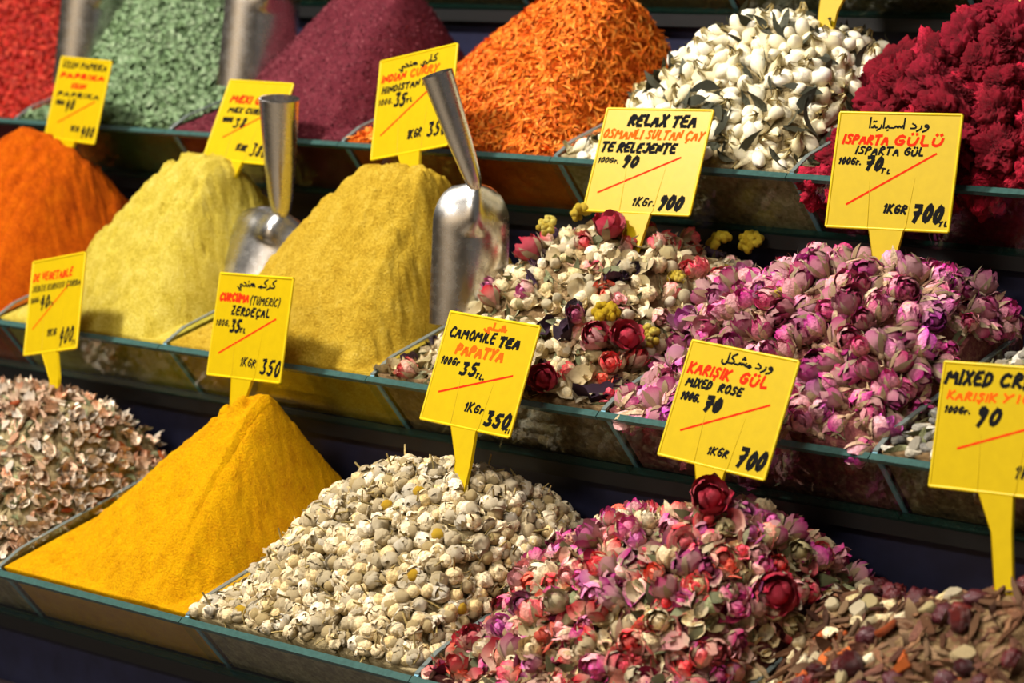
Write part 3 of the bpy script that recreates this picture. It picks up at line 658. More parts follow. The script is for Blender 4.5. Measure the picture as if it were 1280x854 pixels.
# ------------------------------------------------------------------ mixed roses (bottom row, right)
TAG = 'in the mixed rose heap'
rv, rc = pair(rosebud, 6, 400, M_ROSE, M_CAL, fat=.38, open_=.2)
rv2, rc2 = pair(rosebud, 4, 410, M_BUD, M_CAL, fat=.4, open_=.5)
ov, oc = pair(openrose, 4, 420, M_ROSE, M_CAL)
jv, jc = pair(rosebud, 3, 430, M_CREAM, M_CAL, fat=.4, open_=.3)
K = [Kind('rosebud', rv, 'red or pink rosebud '+TAG, 'rosebud', 'red and pink rosebuds '+TAG, 3.8, (.0125, .019), .4, .12, children=rc),
     Kind('rosebud', rv2, 'magenta to lilac rosebud '+TAG, 'rosebud', 'magenta rosebuds '+TAG, 3, (.0125, .019), .4, .12, children=rc2),
     Kind('rose_flower', ov, 'open pink rose head '+TAG, 'rose', 'open roses '+TAG, 1.3, (.017, .024), .9, .1, children=oc),
     Kind('rosebud', jv, 'cream rosebud '+TAG, 'rosebud', 'cream rosebuds '+TAG, 2.4, (.0125, .018), .4, .12, children=jc),
     Kind('rose_petal', [loosepetal(440+i, M_ROSE, 1, .85, .5, .05) for i in range(5)], 'loose curled rose petal '+TAG, 'petal', 'loose petals '+TAG, 5, (.012, .02), .3, .1, True),
     Kind('dried_leaf', [leafbit(450+i, M_SAGE, 1, .34) for i in range(5)], 'sage green leaf curl '+TAG, 'leaf', 'leaf curls '+TAG, 6, (.014, .026), .3, .15),
     Kind('rose_petal', [loosepetal(460+i, M_CREAM, 1, .8, .5, .06) for i in range(4)], 'cream curled petal '+TAG, 'petal', 'cream petals '+TAG, 6.5, (.010, .016), .3, .1, True),
     Kind('rose_petal', [loosepetal(470+i, M_DKROSE, 1, .8, .5, .06) for i in range(3)], 'dark wine petal '+TAG, 'petal', 'dark petals '+TAG, 1.2, (.012, .018), .3, .1, True)]
roses = Heap(1, 3, [(815, 650, .115), (915, 640, .12), (1045, 674, .13)], k=2.4, p=1.12, rnd=.15, amp=(.008, 0), seed=23, hb=(.03, .03)); HEAPS['roses'] = roses
scatter(roses, B_ROSE, K, .0088, 51, 'mixed_rose_heap', 'bottom layer of the mixed rose flowers heap', 'rose tea', cap=700)
for px, py, sz, lb in [(893, 642, .024, 'large red rosebud at the foot of the KARIŞIK GÜL tag'), (972, 742, .027, 'big red rose right of centre in the mixed rose heap'), (845, 512, 0, '')]:
    if sz: single(HOT, roses, px, py, sz, lb, .3)

# ------------------------------------------------------------------ chamomile (bottom row, middle)
vs, cs = [], []
for i in range(6):
    b, cc, d = chamomile(500+i, M_CHP, M_CHB, M_CHS); vs.append(b); cs.append([('centre', cc), ('stem', d)])
TAG = 'in the chamomile heap'
K = [Kind('chamomile_flower', vs, 'dried cream chamomile flower head '+TAG, 'chamomile flower', 'chamomile flower heads', 10, (.0145, .0205), .4, .2, children=cs)]
KU = K+[Kind('x', [twig(510+i, M_CHS, 1, .04) for i in range(4)], '', '', None, 3, (.012, .022), .2, .2), Kind('x', [loosepetal(520+i, M_CHP, 1, .5, .5, .1) for i in range(3)], '', '', None, 1.5, (.008, .012), .2, .2, True)]
cham = Heap(1, 2, [(505, 583, .115), (585, 596, .12), (690, 626, .138)], k=2.4, p=1.1, rnd=.14, amp=(.008, 0), seed=24, hb=(0, .03)); HEAPS['cham'] = cham
scatter(cham, B_WHITE, K, .0094, 61, 'chamomile_heap', 'further dried chamomile heads and stems of the chamomile heap', 'chamomile', cap=300, under=KU, under_sp=.0082, tries=14000, under_lift=.0)
M_CHY = petalmat('yellow_chamomile', srgb(196, 150, 30), [srgb(232, 196, 60), srgb(222, 178, 40)], .8)
ycv = []; ycc = []
for i in range(2):
    b, cc, d = chamomile(540+i, M_CHP, M_CHY, M_CHS); ycv.append(b); ycc.append([('centre', cc), ('stem', d)])
YCH = Kind('chamomile_flower', ycv, '', 'chamomile flower', None, 1, (.014, .018), 1, .1, children=ycc)
for px, py, lb in [(490, 640, 'chamomile flower with a yellow heart high on the left of its heap'), (528, 622, 'yellow hearted chamomile flower near the top of its heap'), (552, 676, 'yellow hearted chamomile flower at mid height right of centre'),
                   (524, 726, 'yellow hearted chamomile flower low in the middle of its heap'), (646, 730, 'yellow hearted chamomile flower beside the divider to the roses'), (573, 762, 'yellow hearted chamomile flower low on the right of its heap'), (306, 772, 'yellow hearted chamomile flower in the left corner by the turmeric')]:
    single(YCH, cham, px, py, .017, lb, .35)

# ------------------------------------------------------------------ jasmine buds (third row)
jv, jc = pair(jasmine, 6, 600, M_JAS, M_CHS, cn='calyx')
TAG = 'in the white jasmine heap'
K = [Kind('jasmine_bud', jv, 'dried white jasmine bud '+TAG, 'jasmine bud', 'white jasmine buds', 10, (.0185, .025), .0, .13, children=jc),
     Kind('dried_leaf', [leafbit(610+i, M_DKLEAF, 1, .3) for i in range(5)], 'dark grey green tea leaf '+TAG, 'leaf', 'dark leaves '+TAG, 3.6, (.016, .03), .6, .3)]
jas = Heap(3, 4, [(945, 28, .106), (1015, 24, .107), (1085, 56, .118)], k=2.3, p=1.12, rnd=.15, amp=(.008, 0), seed=25, hb=(.02, .03)); HEAPS['jas'] = jas
scatter(jas, B_WHITE, K, .0098, 71, 'jasmine_heap', 'bottom layer of the white jasmine buds heap', 'jasmine', cap=300, under_sp=.010)

# ------------------------------------------------------------------ crimson flower heads (third row, right)
cv = [cockscomb(700+i, M_CRIM) for i in range(6)]
CK = Kind('cockscomb_flower', cv, 'crimson crinkled flower head in the red heap behind the ISPARTA tag', 'flower head', 'crimson flower heads', 1, (.036, .058), .6, .12)
crim = Heap(3, 5, [(1290, 12, .107), (1360, 8, .11)], k=2.3, p=1.12, rnd=.15, amp=(.008, 0), seed=26, hb=(.03, .03)); HEAPS['crim'] = crim
scatter(crim, B_CRIM, [CK], .026, 81, 'crimson_flower_heap', 'bottom layer of the crimson flower heap', 'flowers', cap=300, under_sp=.025, under_lift=-.4)
for px, py, sz, lb in [(1036, 168, .032, 'crimson flower head lying in the tray corner left of the ISPARTA tag'), (1046, 188, .028, 'small crimson flower head at the pane left of the ISPARTA tag'), (1092, 112, .036, 'crimson flower head spilling onto the white jasmine buds')]:
    single(CK, crim, px, py, sz, lb, .2)

# ------------------------------------------------------------------ brown fruit tea (bottom row, right corner)
TAG = 'in the brown fruit tea heap'
K = [Kind('bark_chip', [chip(800+i, M_BARK, 1, .18+.06*(i%4), .06+.03*(i%3)) for i in range(8)], 'brown bark chip '+TAG, 'bark chip', 'bark chips '+TAG, 10, (.010, .023), .6, .15, True),
     Kind('dried_berry', [berry(810+i, M_BERRY) for i in range(4)], 'dark red wrinkled berry '+TAG, 'berry', 'dark berries '+TAG, .9, (.012, .017), .5, .3),
     Kind('fruit_chunk', [chip(820+i, M_CREAM, 1, .8, .35) for i in range(4)], 'pale dried apple chunk '+TAG, 'fruit chunk', 'pale fruit chunks '+TAG, .8, (.010, .015), .5, .25, True),
     Kind('peel_strip', [chip(830+i, M_ORNG, 1, .5, .2) for i in range(3)], 'orange brown peel strip '+TAG, 'peel', 'orange peel strips '+TAG, .4, (.014, .02), .5, .2, True),
     Kind('dried_leaf', [leafbit(840+i, M_BARK, 1, .4) for i in range(4)], 'brown curled leaf '+TAG, 'leaf', 'leaves '+TAG, 1.6, (.012, .021), .4, .2)]
brown = Heap(1, 4, [(1195, 752, .12), (1300, 736, .122)], k=2.4, p=1.0, rnd=.15, amp=(.008, 0), seed=27, hb=(.03, .02)); HEAPS['brown'] = brown
scatter(brown, B_MIX, K, .0084, 91, 'fruit_tea_heap', 'bottom layer of the brown fruit tea heap', 'fruit tea', cap=700)

# ------------------------------------------------------------------ herb mix (bottom row, left) and grey mix (second row, right)
TAG = 'in the herb mix at the left edge'
K = [Kind('herb_chip', [loosepetal(900+i, M_CHIPS, 1, .55+.08*i, .8, .16) for i in range(6)]+[chip(905+i, M_CHIPS, 1, .5, .2) for i in range(3)], 'pinkish beige herb chip '+TAG, 'herb chip', 'beige chips '+TAG, 10, (.008, .0145), .5, .2, True),
     Kind('dried_leaf', [leafbit(910+i, M_SAGE, 1, .28) for i in range(5)], 'sage green leaf scrap '+TAG, 'leaf', 'leaf scraps '+TAG, 5.5, (.01, .017), .4, .2),
     Kind('peel_strip', [chip(920+i, M_ORNG, 1, .5, .2) for i in range(3)], 'rust orange peel piece '+TAG, 'peel', 'orange pieces '+TAG, .6, (.009, .014), .5, .2, True)]
herb = Heap(1, 0, [(70, 486, .118), (10, 482, .118), (150, 520, .135)], k=2.4, p=1.1, rnd=.14, amp=(.008, 0), seed=28); HEAPS['herb'] = herb
scatter(herb, B_WHITE, K, .0078, 95, 'herb_mix_heap', 'further chips and leaves of the beige herb mix at the left edge', 'herb tea', cap=700, under_sp=.008, tries=12000)
TAG = 'in the grey herb mix behind the MIXED tag'
K = [Kind('herb_chip', [chip(930+i, M_GREY, 1, .6, .25) for i in range(7)], 'grey or white chip '+TAG, 'herb chip', 'chips '+TAG, 6, (.009, .016), .5, .2, True),
     Kind('dried_leaf', [leafbit(940+i, M_SAGE, 1, .3) for i in range(5)], 'sage leaf curl '+TAG, 'leaf', 'leaf curls '+TAG, 3, (.012, .022), .4, .2)]
grey = Heap(2, 5, [(1380, 400, .12)], k=2.3, p=1.05, rnd=.14, amp=(.006, 0), seed=29); HEAPS['grey'] = grey
scatter(grey, B_MIX, K, .0095, 97, 'grey_herb_heap', 'bottom layer of the grey herb mix behind the MIXED tag', 'herb tea', cap=300)
HEAPS.update(turm=turm, must=must, pale=pale, papr=papr)

# ------------------------------------------------------------------ handwriting
FONT = {
 'A': '0,0 .35,1 .7,0|.12,.35 .6,.38', 'B': '0,0 .05,1 .5,.9 .45,.6 .05,.52 .6,.4 .55,.1 0,0', 'C': '.65,.85 .35,1 .05,.6 .08,.2 .35,0 .65,.12', 'D': '0,0 .05,1 .5,.85 .65,.45 .45,.1 0,0',
 'E': '.6,1 .05,.95 0,.02 .6,.05|.02,.52 .48,.55', 'F': '.6,1 .05,.95 0,0|.02,.52 .48,.55', 'G': '.65,.85 .35,1 .05,.6 .08,.2 .4,0 .65,.2 .66,.48 .38,.46', 'H': '0,0 .05,1|.6,0 .65,1|.03,.5 .62,.52',
 'I': '.05,0 .1,1', 'J': '.2,1 .55,1 .5,.2 .3,0 .05,.12', 'K': '0,0 .05,1|.6,1 .05,.48 .65,0', 'L': '.05,1 0,.02 .55,.05', 'M': '0,0 .1,1 .48,.3 .86,1 .98,0', 'N': '0,0 .08,1 .58,.02 .66,1',
 'O': '.35,1 .05,.65 .08,.2 .35,0 .65,.3 .62,.75 .35,1', 'P': '0,0 .05,1 .55,.92 .58,.6 .04,.48', 'R': '0,0 .05,1 .55,.92 .55,.62 .04,.5 .62,0', 'S': '.6,.88 .3,1 .08,.75 .55,.4 .45,.05 .0,.08',
 'T': '0,.98 .7,1|.36,1 .3,0', 'U': '.05,1 .02,.25 .25,0 .55,.2 .62,1', 'V': '0,1 .3,0 .65,1', 'X': '0,0 .65,1|.05,1 .6,0', 'Y': '.05,1 .3,.5 .65,1|.3,.5 .15,0', 'Z': '.05,.98 .6,1 0,.02 .62,.03',
 '0': '.3,1 .04,.6 .1,.1 .32,0 .55,.4 .5,.85 .3,1', '1': '0,.7 .25,1 .15,0', '3': '.05,.95 .55,1 .22,.58 .55,.3 .35,.02 .0,.1', '4': '.35,1 .0,.35 .6,.4|.5,.75 .38,-.15', '5': '.6,1 .15,.95 .1,.55 .45,.55 .48,.15 .2,0 0,.1',
 '7': '0,.95 .6,1 .2,-.05|.1,.5 .5,.55', '8': '.3,.52 .08,.8 .35,1 .5,.75 .3,.52 .02,.2 .25,0 .52,.25 .3,.52', '9': '.5,.8 .25,1 .05,.7 .3,.52 .52,.8 .4,.3 .2,-.08',
 'r': '.05,.55 .08,0|.08,.35 .25,.55 .4,.5', 'n': '.05,.55 .05,0|.06,.35 .25,.55 .38,.35 .38,0', 't': '0,.4 .4,.42|.2,.4 .16,0', 'l': '.1,.4 .08,0 .35,.02', '.': '.05,0 .1,.06', ',': '.1,.05 .02,-.15', '-': '0,.4 .3,.42', '(': '.3,1.1 .05,.6 .2,-.1', ')': '.05,1.1 .3,.6 .1,-.1',
 'Ü': '.02,.72 .0,.25 .2,0 .5,.05 .64,.3 .68,.72|.14,1.08 .18,1.12|.5,1.08 .54,1.12', 'Ç': '.65,.85 .35,1 .05,.6 .08,.2 .35,0 .65,.12|.35,0 .3,-.25', 'Ş': '.6,.88 .3,1 .08,.75 .55,.4 .45,.05 .0,.08|.3,0 .25,-.25', 'İ': '.05,0 .1,.75|.12,1 .16,1.06'}
ARAB = {  # joined letter shapes, written right to left; x runs 0..w
 'w': (.42, '.38,.2 .3,.42 .15,.38 .18,.18 .38,.2 .3,-.1 .05,-.25'), 'r': (.3, '.25,.3 .26,.05 .0,-.22'), 'd': (.36, '.08,.5 .3,.3 .28,.06 .0,.05'), 'a': (.2, '.1,1 .08,.02'),
 's': (.7, '.7,.3 .65,.05 .5,.28 .45,.05 .3,.28 .25,.05 0,.05'), 'S': (.7, '.7,.3 .65,.05 .5,.28 .45,.05 .3,.28 .25,.05 0,.05|.4,.6 .45,.64|.55,.6 .6,.64|.48,.78 .53,.82'),
 'b': (.3, '.3,.05 .2,.05 .15,.32 .1,.05 0,.05|.12,-.2 .17,-.16'), 't': (.32, '.32,.05 .2,.05 .15,.32 .1,.05 0,.05|.08,.6 .13,.64|.2,.62 .25,.66'),
 'k': (.45, '.45,1 .1,.62 .38,.36 .36,.05 0,.05'), 'm': (.34, '.34,.05 .24,.22 .12,.08 .22,-.08 .32,.05 0,.05'), 'h': (.45, '.45,.05 .35,.4 .15,.3 .2,.05 .38,.18 .1,.45 0,.05'),
 'n': (.3, '.3,.05 .2,.05 .15,.32 .1,.05 0,.05|.12,.6 .17,.64'), 'y': (.5, '.5,.05 .38,.28 .2,.12 .4,-.15 .15,-.3 .02,-.08|.2,-.5 .25,-.46|.32,-.5 .37,-.46'), 'l': (.42, '.4,.95 .38,.05 .22,-.2 .04,-.05 .02,.2'), ' ': (.3, '')}
def strokes_text(txt, x0, y0, x1, h, slant=.18, seed=0):
    """polylines in plate units (u right, v up) fitting x0..x1 with letter height h"""
    R = np.random.default_rng(seed); pen = 0; raw = []
    for ch in txt:
        if ch == ' ': pen += .5; continue
        g = FONT[ch]; wmax = 0; dx, dy, sy = pen, R.uniform(-.05, .05), R.uniform(.92, 1.06)
        for pl in g.split('|'):
            P = np.array([[float(q) for q in t.split(',')] for t in pl.split()]); P = P*[1, sy]+R.normal(size=P.shape)*.02
            wmax = max(wmax, P[:, 0].max()); raw.append(P+[dx, dy])
        pen += wmax+.33
    W = max(pen-.33, .1); sx = (x1-x0)/W
    return [np.stack([x0+P[:, 0]*sx+(P[:, 1])*h*slant, y0+P[:, 1]*h], 1) for P in raw]
def strokes_arab(txt, x0, y0, x1, h):
    W = sum(ARAB[c][0] for c in txt); pen = W; out = []
    for c in txt:
        wd, g = ARAB[c]; pen -= wd
        for pl in g.split('|'):
            if pl: P = np.array([[float(q) for q in t.split(',')] for t in pl.split()])+[pen, 0]; out.append(np.stack([x0+P[:, 0]*(x1-x0)/W, y0+P[:, 1]*h], 1))
    return out
def ribbon(t, P, wd, mat, zf, R):
    """a marker line: one thin strip per stroke piece, with blunt ends"""
    P = np.asarray(P, float)
    if len(P) > 2:                                    # soften corners
        Q = [P[0]]
        for i in range(1, len(P)-1): Q += [P[i]*.72+P[i-1]*.28, P[i]*.72+P[i+1]*.28]
        P = np.array(Q+[P[-1]])
    for i in range(len(P)-1):
        d = P[i+1]-P[i]; L = np.linalg.norm(d)
        if L < 1e-6: continue
        d /= L; n = np.array([-d[1], d[0]])*wd/2; a, b = P[i]-d*wd*.4, P[i+1]+d*wd*.4; z = zf+R.uniform(0, .00003)
        V = [(a[0]+n[0], a[1]+n[1], z), (a[0]-n[0], a[1]-n[1], z), (b[0]-n[0], b[1]-n[1], z), (b[0]+n[0], b[1]+n[1], z)]
        t.quads(V, [(0, 1, 2, 3)], mat)

# ------------------------------------------------------------------ price tags
RHO = 1.13
def price_tag(corners, foot, y, label, lines, seed=1, stalk=1.15, slash=((.1, .2), (.8, .55)), foot_u=.5, moved=False):
    TL, TR, BR, BL = [np.array(q, float) for q in corners]
    a = ((TR-TL)+(BR-BL))/2; b = ((BL-TL)+(BR-TR))/2; kk = -(a @ b); A, B = a @ a, b @ b
    # true rectangle of width/height RHO seen in the picture: solve how far the sides run towards the lens
    q = (-(RHO**2*B-A)+math.sqrt((RHO**2*B-A)**2+4*RHO**2*kk*kk))/(2*RHO**2)
    zb = math.sqrt(max(q, 1e-6)); za = kk/zb
    za = max(min(za, 1.05*math.sqrt(A)), -.6*math.sqrt(A)); zb = min(zb, .3*math.sqrt(B))
    F = on_y(foot[0], foot[1], y); dep = ((F-CAM) @ RC.T)[2]; sc = dep/FPX
    U = (a[0]*RC[0]-a[1]*RC[1]-za*RC[2])*sc; V = -(b[0]*RC[0]-b[1]*RC[1]-zb*RC[2])*sc
    Wd, Hd = np.linalg.norm(U), np.linalg.norm(V); u = U/Wd; v = V-u*(V @ u); v /= np.linalg.norm(v); n = np.cross(u, v)
    mid = (TL+TR+BR+BL)/4
    # plate centre: follow the tag plane up from the foot
    d = RC.T @ np.array([(mid[0]-640)/FPX, -(mid[1]-427)/FPX, 1.0]); tt = ((F-CAM) @ n)/(d @ n); C = CAM+d*tt
    lim = (math.floor(y/D+1e-6)+1)*D-.0075; top = max((C+sx*u*Wd/2+Hd/2*v)[1] for sx in (-1, 1))
    if top > lim and not moved: return price_tag(corners, foot, y-(top-lim)*1.02, label, lines, seed, stalk, slash, foot_u, True)
    Mx = Matrix([[u[0], v[0], n[0], C[0]], [u[1], v[1], n[1], C[1]], [u[2], v[2], n[2], C[2]], [0, 0, 0, 1]])
    root = tag(link('price_tag', None, None, Mx), label, 'price tag')
    th = .0012; hw, hh = Wd/2, Hd/2
    part('plate', Tpl().box((-hw, -hh, -th/2), (hw, hh, th/2), YELLOW), root)
    rim = Tpl(); r = .0011
    for p0, p1 in (((-hw, -hh), (hw, -hh)), ((hw, -hh), (hw, hh)), ((hw, hh), (-hw, hh)), ((-hw, hh), (-hw, -hh))):
        tube(rim, [(p0[0], p0[1], .0002), ((p0[0]+p1[0])/2, (p0[1]+p1[1])/2, .0002), (p1[0], p1[1], .0002)], r, YRIM, 8)
    part('rim', rim, root, True)
    lx = (F-C) @ u; ly = (F-C) @ v
    cx = (foot_u-.5)*Wd
    w0, w1 = .155*Wd, .085*Wd; yk = -hh-.3*Hd; yend = min(ly-.022, yk-.01)
    ys = np.array([-hh+.001, -hh-.02*Hd, yk, yend]); wsx = np.array([w0, w0*.9, w1, w1*.8]); xo = cx+(lx-cx)*np.clip((ys+hh)/min(ly+hh, -1e-4), 0, 1.0)
    S = Tpl()
    for z0 in (-.0009, .0009): S.grid(np.stack([np.stack([xo-wsx, ys, np.full(4, z0)], 1), np.stack([xo+wsx, ys, np.full(4, z0)], 1)], 0), YELLOW, .5)
    for sg in (-1, 1): S.grid(np.stack([np.stack([xo+sg*wsx, ys, np.full(4, -.0011)], 1), np.stack([xo+sg*wsx, ys, np.full(4, .0016)], 1)], 0), YRIM, .5)
    part('stalk', S, root)
    for sg in (-1, 1):
        rb = Tpl(); tube(rb, [(cx+sg*w0*1.0, -hh, th/2), (cx+sg*w0*1.08, -hh*.6, th/2), (cx+sg*w0*1.2, -hh*.1, th/2)], [.0004, .0003, .0001], YELLOW, 5)
        part('stiffening_rib', rb, root, True)
    R = np.random.default_rng(seed)
    for k, L in enumerate(lines):
        mode, txt, x0, yb, x1, hgt, mat, wd = L
        if mode == 'A': st = strokes_arab(txt, x0, 0, x1, hgt)
        else: st = strokes_text(txt, x0, 0, x1, hgt, seed=seed*17+k)
        t = Tpl()
        for P in st:
            Q = np.stack([(P[:, 0]-.5)*Wd, (.5-yb)*Hd+P[:, 1]*Hd], 1); ribbon(t, Q, wd*1.15*Wd, mat, th/2+.00012, R)
        part('handwriting', t, root)
    if slash:
        t = Tpl(); (x0, y0), (x1, y1) = slash
        ribbon(t, [((x0-.5)*Wd, (y0-.5)*Hd), ((x1-.5)*Wd, (y1-.5)*Hd)], .016*Wd, RED, th/2+.0001, R); part('slash', t, root)
    print('TAG', label[:30], 'y', round((y/D)%1*D, 3), 'w %.3f h %.3f' % (Wd, Hd), 'za/zb', round(za), round(zb))
    return root
T = 'T'
Y1, Y2, Y3 = .146, D+.146, 2*D+.146
price_tag([(763, 130), (889, 141), (859, 273), (729, 262)], (795, 284), Y2, 'yellow tag headed RELAX TEA in black, price 900, on the flower mix',
          [(T, 'RELAX TEA', .24, .16, .86, .10, INK, .026), (T, 'OSMANLI SULTAN ÇAY', .02, .29, .96, .085, ORANGE, .016), (T, 'TE RELEJENTE', .03, .42, .73, .085, INK, .022),
           (T, '100Gr.', .03, .53, .22, .05, INK, .012), (T, '90', .27, .56, .40, .10, INK, .026), (T, '1KGr.', .45, .93, .65, .08, INK, .014), (T, '900', .70, .95, .90, .12, INK, .028)], 1, slash=((.1, .18), (.8, .54)))
price_tag([(1057, 137), (1197, 146), (1176, 294), (1038, 280)], (1106, 322), Y2, 'yellow tag reading ISPARTA GÜLÜ, price 700, stuck in the pink rosebuds',
          [('A', 'wrd asbarta', .25, .13, .75, .09, INK, .012), (T, 'ISPARTA', .05, .27, .42, .075, RED, .018), (T, 'GÜLÜ', .48, .27, .86, .085, RED, .019), (T, 'ISPARTA GÜL', .17, .36, .72, .065, INK, .014),
           (T, '100Gr.', .04, .45, .22, .055, INK, .013), (T, '70', .27, .49, .39, .11, INK, .026), (T, 'tl', .40, .52, .47, .09, INK, .012), (T, '1KGR', .46, .86, .64, .07, INK, .016), (T, '700', .70, .92, .92, .13, INK, .03), (T, 'tl', .92, .96, .98, .1, INK, .012)], 2, slash=((.15, .2), (.83, .66)))
price_tag([(563, 390), (675, 407), (638, 547), (523, 524)], (580, 596), Y1, 'yellow tag reading CAMOMILE TEA, price 350, stuck in the chamomile',
          [('A', 'Say', .42, .10, .66, .06, ORANGE, .018), (T, 'CAMOMILE', .06, .22, .56, .09, INK, .018), (T, 'TEA', .62, .23, .83, .08, INK, .026), (T, 'PAPATYA', .18, .36, .70, .085, ORANGE, .024),
           (T, '100Gr', .05, .47, .25, .06, INK, .014), (T, '35', .29, .54, .45, .11, INK, .024), (T, 'tl.', .47, .55, .56, .1, INK, .013), (T, '1KGr', .45, .85, .65, .075, INK, .015), (T, '350', .70, .94, .95, .12, INK, .028), (T, 'tl', .94, .97, .99, .08, INK, .012)], 3, slash=((.12, .27), (.86, .53)))
price_tag([(870, 428), (995, 449), (948, 600), (827, 568)], (888, 618), Y1, 'yellow tag reading KARIŞIK GÜL and MIXED ROSE in the rose heap',
          [('A', 'wrd mSkl', .32, .13, .80, .09, INK, .014), (T, 'KARIŞIK', .04, .27, .43, .085, RED, .019), (T, 'GÜL', .53, .27, .78, .09, RED, .02), (T, 'MIXED', .06, .38, .29, .07, INK, .017), (T, 'ROSE', .37, .38, .58, .07, INK, .017),
           (T, '100G.', .05, .50, .22, .065, INK, .016), (T, '70', .29, .55, .42, .11, INK, .032), (T, '1KGR', .44, .90, .62, .065, INK, .014), (T, '700', .72, .94, .95, .14, INK, .03)], 4, slash=((.14, .24), (.86, .6)))
price_tag([(1193, 452), (1322, 462), (1300, 622), (1171, 612)], (1264, 742), Y1, 'yellow tag headed MIXED at the right edge over the fruit tea',
          [(T, 'MIXED', .03, .16, .40, .10, INK, .026), (T, 'CRBAL', .48, .16, .95, .10, INK, .026), (T, 'KARIŞIK', .06, .29, .46, .06, ORANGE, .016), (T, 'YILB', .52, .28, .85, .06, ORANGE, .016),
           (T, '100Gr.', .05, .40, .26, .05, INK, .014), (T, '90', .32, .47, .50, .13, INK, .03), (T, '1KG', .70, .86, .9, .09, INK, .02)], 5, slash=((.2, .32), (.85, .56)), foot_u=.56)
price_tag([(270, 341), (372, 349), (355, 479), (254, 468)], (300, 482), Y1, 'yellow tag reading CURCUMA and ZERDEÇAL, price 350, stuck in the turmeric peak',
          [('A', 'krkm hndy', .26, .11, .78, .08, INK, .013), (T, 'CURCUMA', .04, .26, .43, .075, RED, .02), (T, '(TUMERIC)', .46, .28, .86, .075, INK, .012), (T, 'ZERDEÇAL', .22, .39, .74, .075, INK, .017),
           (T, '100G.', .03, .51, .21, .06, INK, .011), (T, '35', .24, .56, .36, .11, INK, .024), (T, 'tl', .37, .56, .44, .09, INK, .014), (T, '1KGR', .44, .88, .64, .08, INK, .012), (T, '350', .72, .94, .97, .14, INK, .022)], 6, slash=((.12, .22), (.84, .6)))
price_tag([(34, 326), (114, 316), (105, 436), (22, 445)], (70, 478), Y1, 'yellow tag reading VEGETABLE in red, price 400, at the left over the herb mix',
          [(T, 'DE VEGETABLE', .04, .22, .78, .08, RED, .018), (T, 'SEBZE KURUSU ÇORBA', .04, .33, .96, .06, INK, .012), (T, '100G-', .03, .45, .20, .055, INK, .011), (T, '40', .22, .52, .38, .13, INK, .024), (T, 'tl', .40, .50, .47, .08, INK, .014),
           (T, '1KG', .42, .83, .58, .07, INK, .017), (T, '400', .66, .93, .90, .16, INK, .022), (T, 'tl', .91, .95, .98, .09, INK, .012)], 7, slash=((.12, .27), (.74, .69)))
price_tag([(472, 72), (575, 57), (561, 189), (463, 195)], (518, 206), Y2, 'yellow tag reading INDIAN CURRY behind the leaning scoop handle',
          [('A', 'kary hndy', .26, .12, .76, .07, INK, .014), (T, 'INDIAN', .04, .23, .35, .07, RED, .017), (T, 'CURRY', .42, .23, .78, .07, ORANGE, .02), (T, 'HINDISTAN KÖRİ'.replace('Ö', 'O'), .06, .34, .80, .06, INK, .016),
           (T, '100G.', .03, .46, .21, .055, INK, .011), (T, '35', .24, .50, .38, .12, INK, .024), (T, 'tl', .40, .48, .47, .08, INK, .014), (T, '1KGR', .46, .86, .63, .085, INK, .015), (T, '350', .72, .88, .95, .14, INK, .022)], 8, slash=((.1, .23), (.72, .62)))
price_tag([(283, 101), (370, 103), (338, 215), (250, 190)], (290, 212), Y2, 'yellow tag priced 380 standing behind the pale yellow heap and the steel handle',
          [(T, 'MEXI CURRY', .12, .27, .95, .08, RED, .026), (T, 'MEX CURRY', .14, .40, .75, .06, INK, .02), (T, '100G', .10, .52, .25, .05, INK, .02), (T, '38', .30, .58, .46, .12, INK, .022), (T, '1KGR', .46, .86, .62, .07, INK, .018), (T, '380', .70, .92, .94, .15, INK, .022)], 9, slash=((.2, .28), (.85, .66)))
price_tag([(70, 72), (147, 77), (124, 188), (50, 163)], (82, 185), Y2, 'yellow tag priced 400 standing behind the orange paprika heap',
          [(T, 'UZUN PAPRIKA', .06, .12, .93, .07, INK, .018), (T, 'PAPRIKA', .06, .24, .92, .05, RED, .026), (T, 'UZUN', .32, .36, .60, .05, RED, .022), (T, 'PAPRIKA', .08, .47, .90, .05, INK, .018), (T, '100G', .08, .58, .24, .05, INK, .018), (T, '40', .28, .63, .44, .11, INK, .026), (T, '1KG', .48, .88, .64, .06, INK, .018), (T, '400', .70, .93, .94, .12, INK, .024)], 10, slash=((.2, .2), (.85, .5)))
price_tag([(1008, -172), (1134, -162), (1112, -20), (986, -32)], (1037, 6), Y3, 'yellow tag stalk at the top edge over the white jasmine buds', [], 11, slash=None)
price_tag([(1243, -172), (1369, -162), (1347, -25), (1221, -36)], (1272, 2), Y3, 'yellow tag stalk at the top right corner over the crimson heads', [], 12, slash=None)

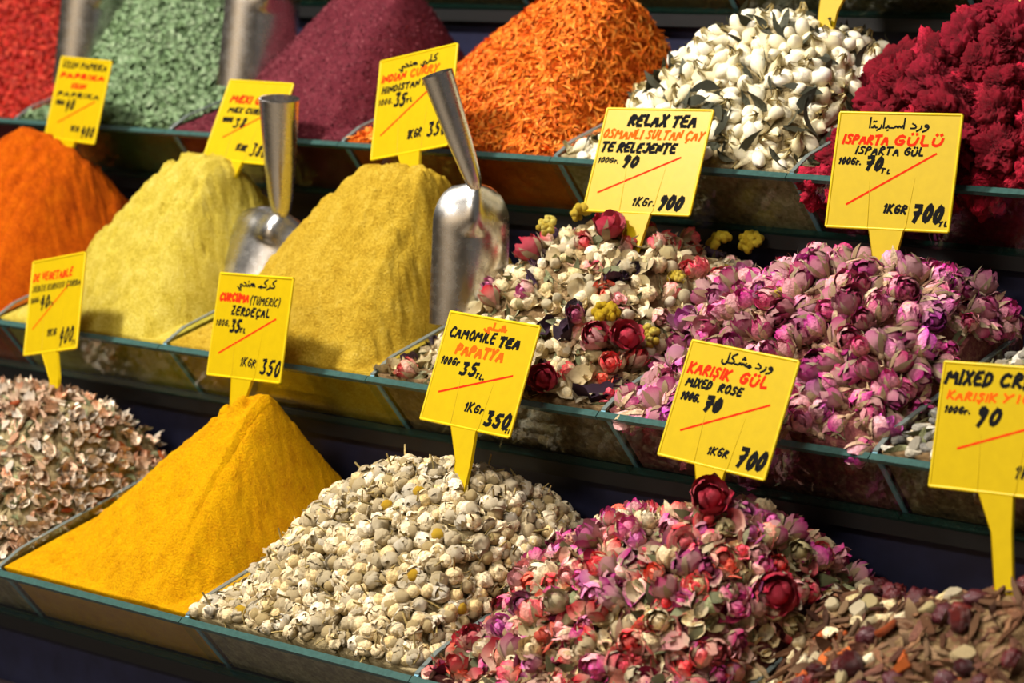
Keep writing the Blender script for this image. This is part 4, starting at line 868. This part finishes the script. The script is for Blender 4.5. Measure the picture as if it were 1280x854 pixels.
# ------------------------------------------------------------------ scoops
def scoop(joint, top, tip, y, tipy, wpx, label, facing=0., hl=None, topy=None, cup=1.):
    J = on_y(*joint, y); Tp = on_y(*top, topy if topy is not None else y); B = on_y(*tip, tipy)
    dep = ((J-CAM) @ RC.T)[2]; wd = wpx*dep/FPX
    zax = J-B; Ln = np.linalg.norm(zax); zax /= Ln
    v = CAM-J; v /= np.linalg.norm(v); ca, sa = math.cos(facing), math.sin(facing); v = np.array([v[0]*ca-v[1]*sa, v[0]*sa+v[1]*ca, v[2]])
    yax = -(v-zax*(v @ zax)); yax /= np.linalg.norm(yax); xax = np.cross(yax, zax)
    Mx = Matrix([[xax[0], yax[0], zax[0], J[0]], [xax[1], yax[1], zax[1], J[1]], [xax[2], yax[2], zax[2], J[2]], [0, 0, 0, 1]])
    root = tag(link('scoop', None, None, Mx), label, 'scoop')
    nu, nv_ = 33, 40; uu = np.linspace(-1, 1, nu)[:, None]; vv = np.linspace(0, 1, nv_)[None]
    sh = np.clip(vv/.30, 0, 1); hw = wd/2*(.14+.86*np.sqrt(np.clip(1-(1-sh)**2.1, 0, 1)))*(1+.03*np.clip(vv-.5, 0, 1))
    ang = uu*1.05; x = hw*np.sin(ang)/math.sin(1.05)
    dpt = cup*(hw*.45*(1-np.cos(ang))/(1-math.cos(1.05)))
    bulge = -cup*.0085*np.exp(-(uu*hw/(.0085-.002*vv))**2)*np.clip(1-vv/.36, 0, 1)**.6
    neck = cup*.012*(1-sh)**2
    yy = dpt+bulge+neck+np.zeros_like(x)
    P = np.stack([x, yy, -vv*Ln+0*uu], -1)
    t = Tpl().grid(P, STEEL); t.grid(P+np.array([0, .0012, 0]), STEEL)
    for c0 in (P[0], P[-1], P[:, 0], P[:, -1]): t.grid(np.stack([c0, c0+np.array([0, .0012, 0])], 0), STEEL)
    b = part('blade', t, root, True)
    # handle in local space
    Rm = np.array([xax, yax, zax]); hv_ = Rm @ (Tp-J); L = np.linalg.norm(hv_); hd = hv_/L
    m = 26; tv = np.linspace(-.05, 1, m); base = np.array([0, neck[0, 0]*.3, 0])
    rad = np.interp(tv, [-.05, .0, .12, .4, 1], [.0035, .0058, .0072, .0092, .0118])*(wpx/100*dep/1.85)
    t = Tpl(); sx = np.cross(np.array([0, 1., 0]), hd); sx /= np.linalg.norm(sx); sy2 = np.cross(hd, sx)
    a = np.linspace(0, 2*np.pi, 29)[:, None]
    for k, dr in enumerate((0, -.0011)):
        rr = (rad+dr)[None, :]*(1+.05*(a/(2*np.pi)))     # rolled sheet: one edge laps over the other
        P = base+tv[None, :, None]*L*hd+rr[..., None]*(np.cos(a)[..., None]*sx+.9*np.sin(a)[..., None]*sy2)
        t.grid(P, STEEL)
        if k == 0: P0 = P
        else:
            t.grid(np.stack([P0[:, -1], P[:, -1]], 0), STEEL); t.grid(np.stack([P0[0], P[0]], 0), STEEL); t.grid(np.stack([P0[-1], P[-1]], 0), STEEL)
    part('handle', t, root, True)
    return root
scoop((594, 230), (547, 92), (588, 408), D+.075, D+.066, 98, 'steel scoop with leaning handle stuck in the mustard yellow powder', .15, topy=D+.055)
scoop((349, 262), (347, 122), (296, 376), D+.108, D+.076, 128, 'steel scoop with upright handle behind the mustard yellow heap', -.5, topy=D+.10)
scoop((132, -48), (90, -200), (116, 110), 2*D+.09, 2*D+.075, 94, 'steel scoop blade between the red flakes and the green herbs', .15)
scoop((336, -42), (295, -190), (322, 112), 2*D+.09, 2*D+.075, 96, 'steel scoop blade between the green herbs and the sumac', .15)
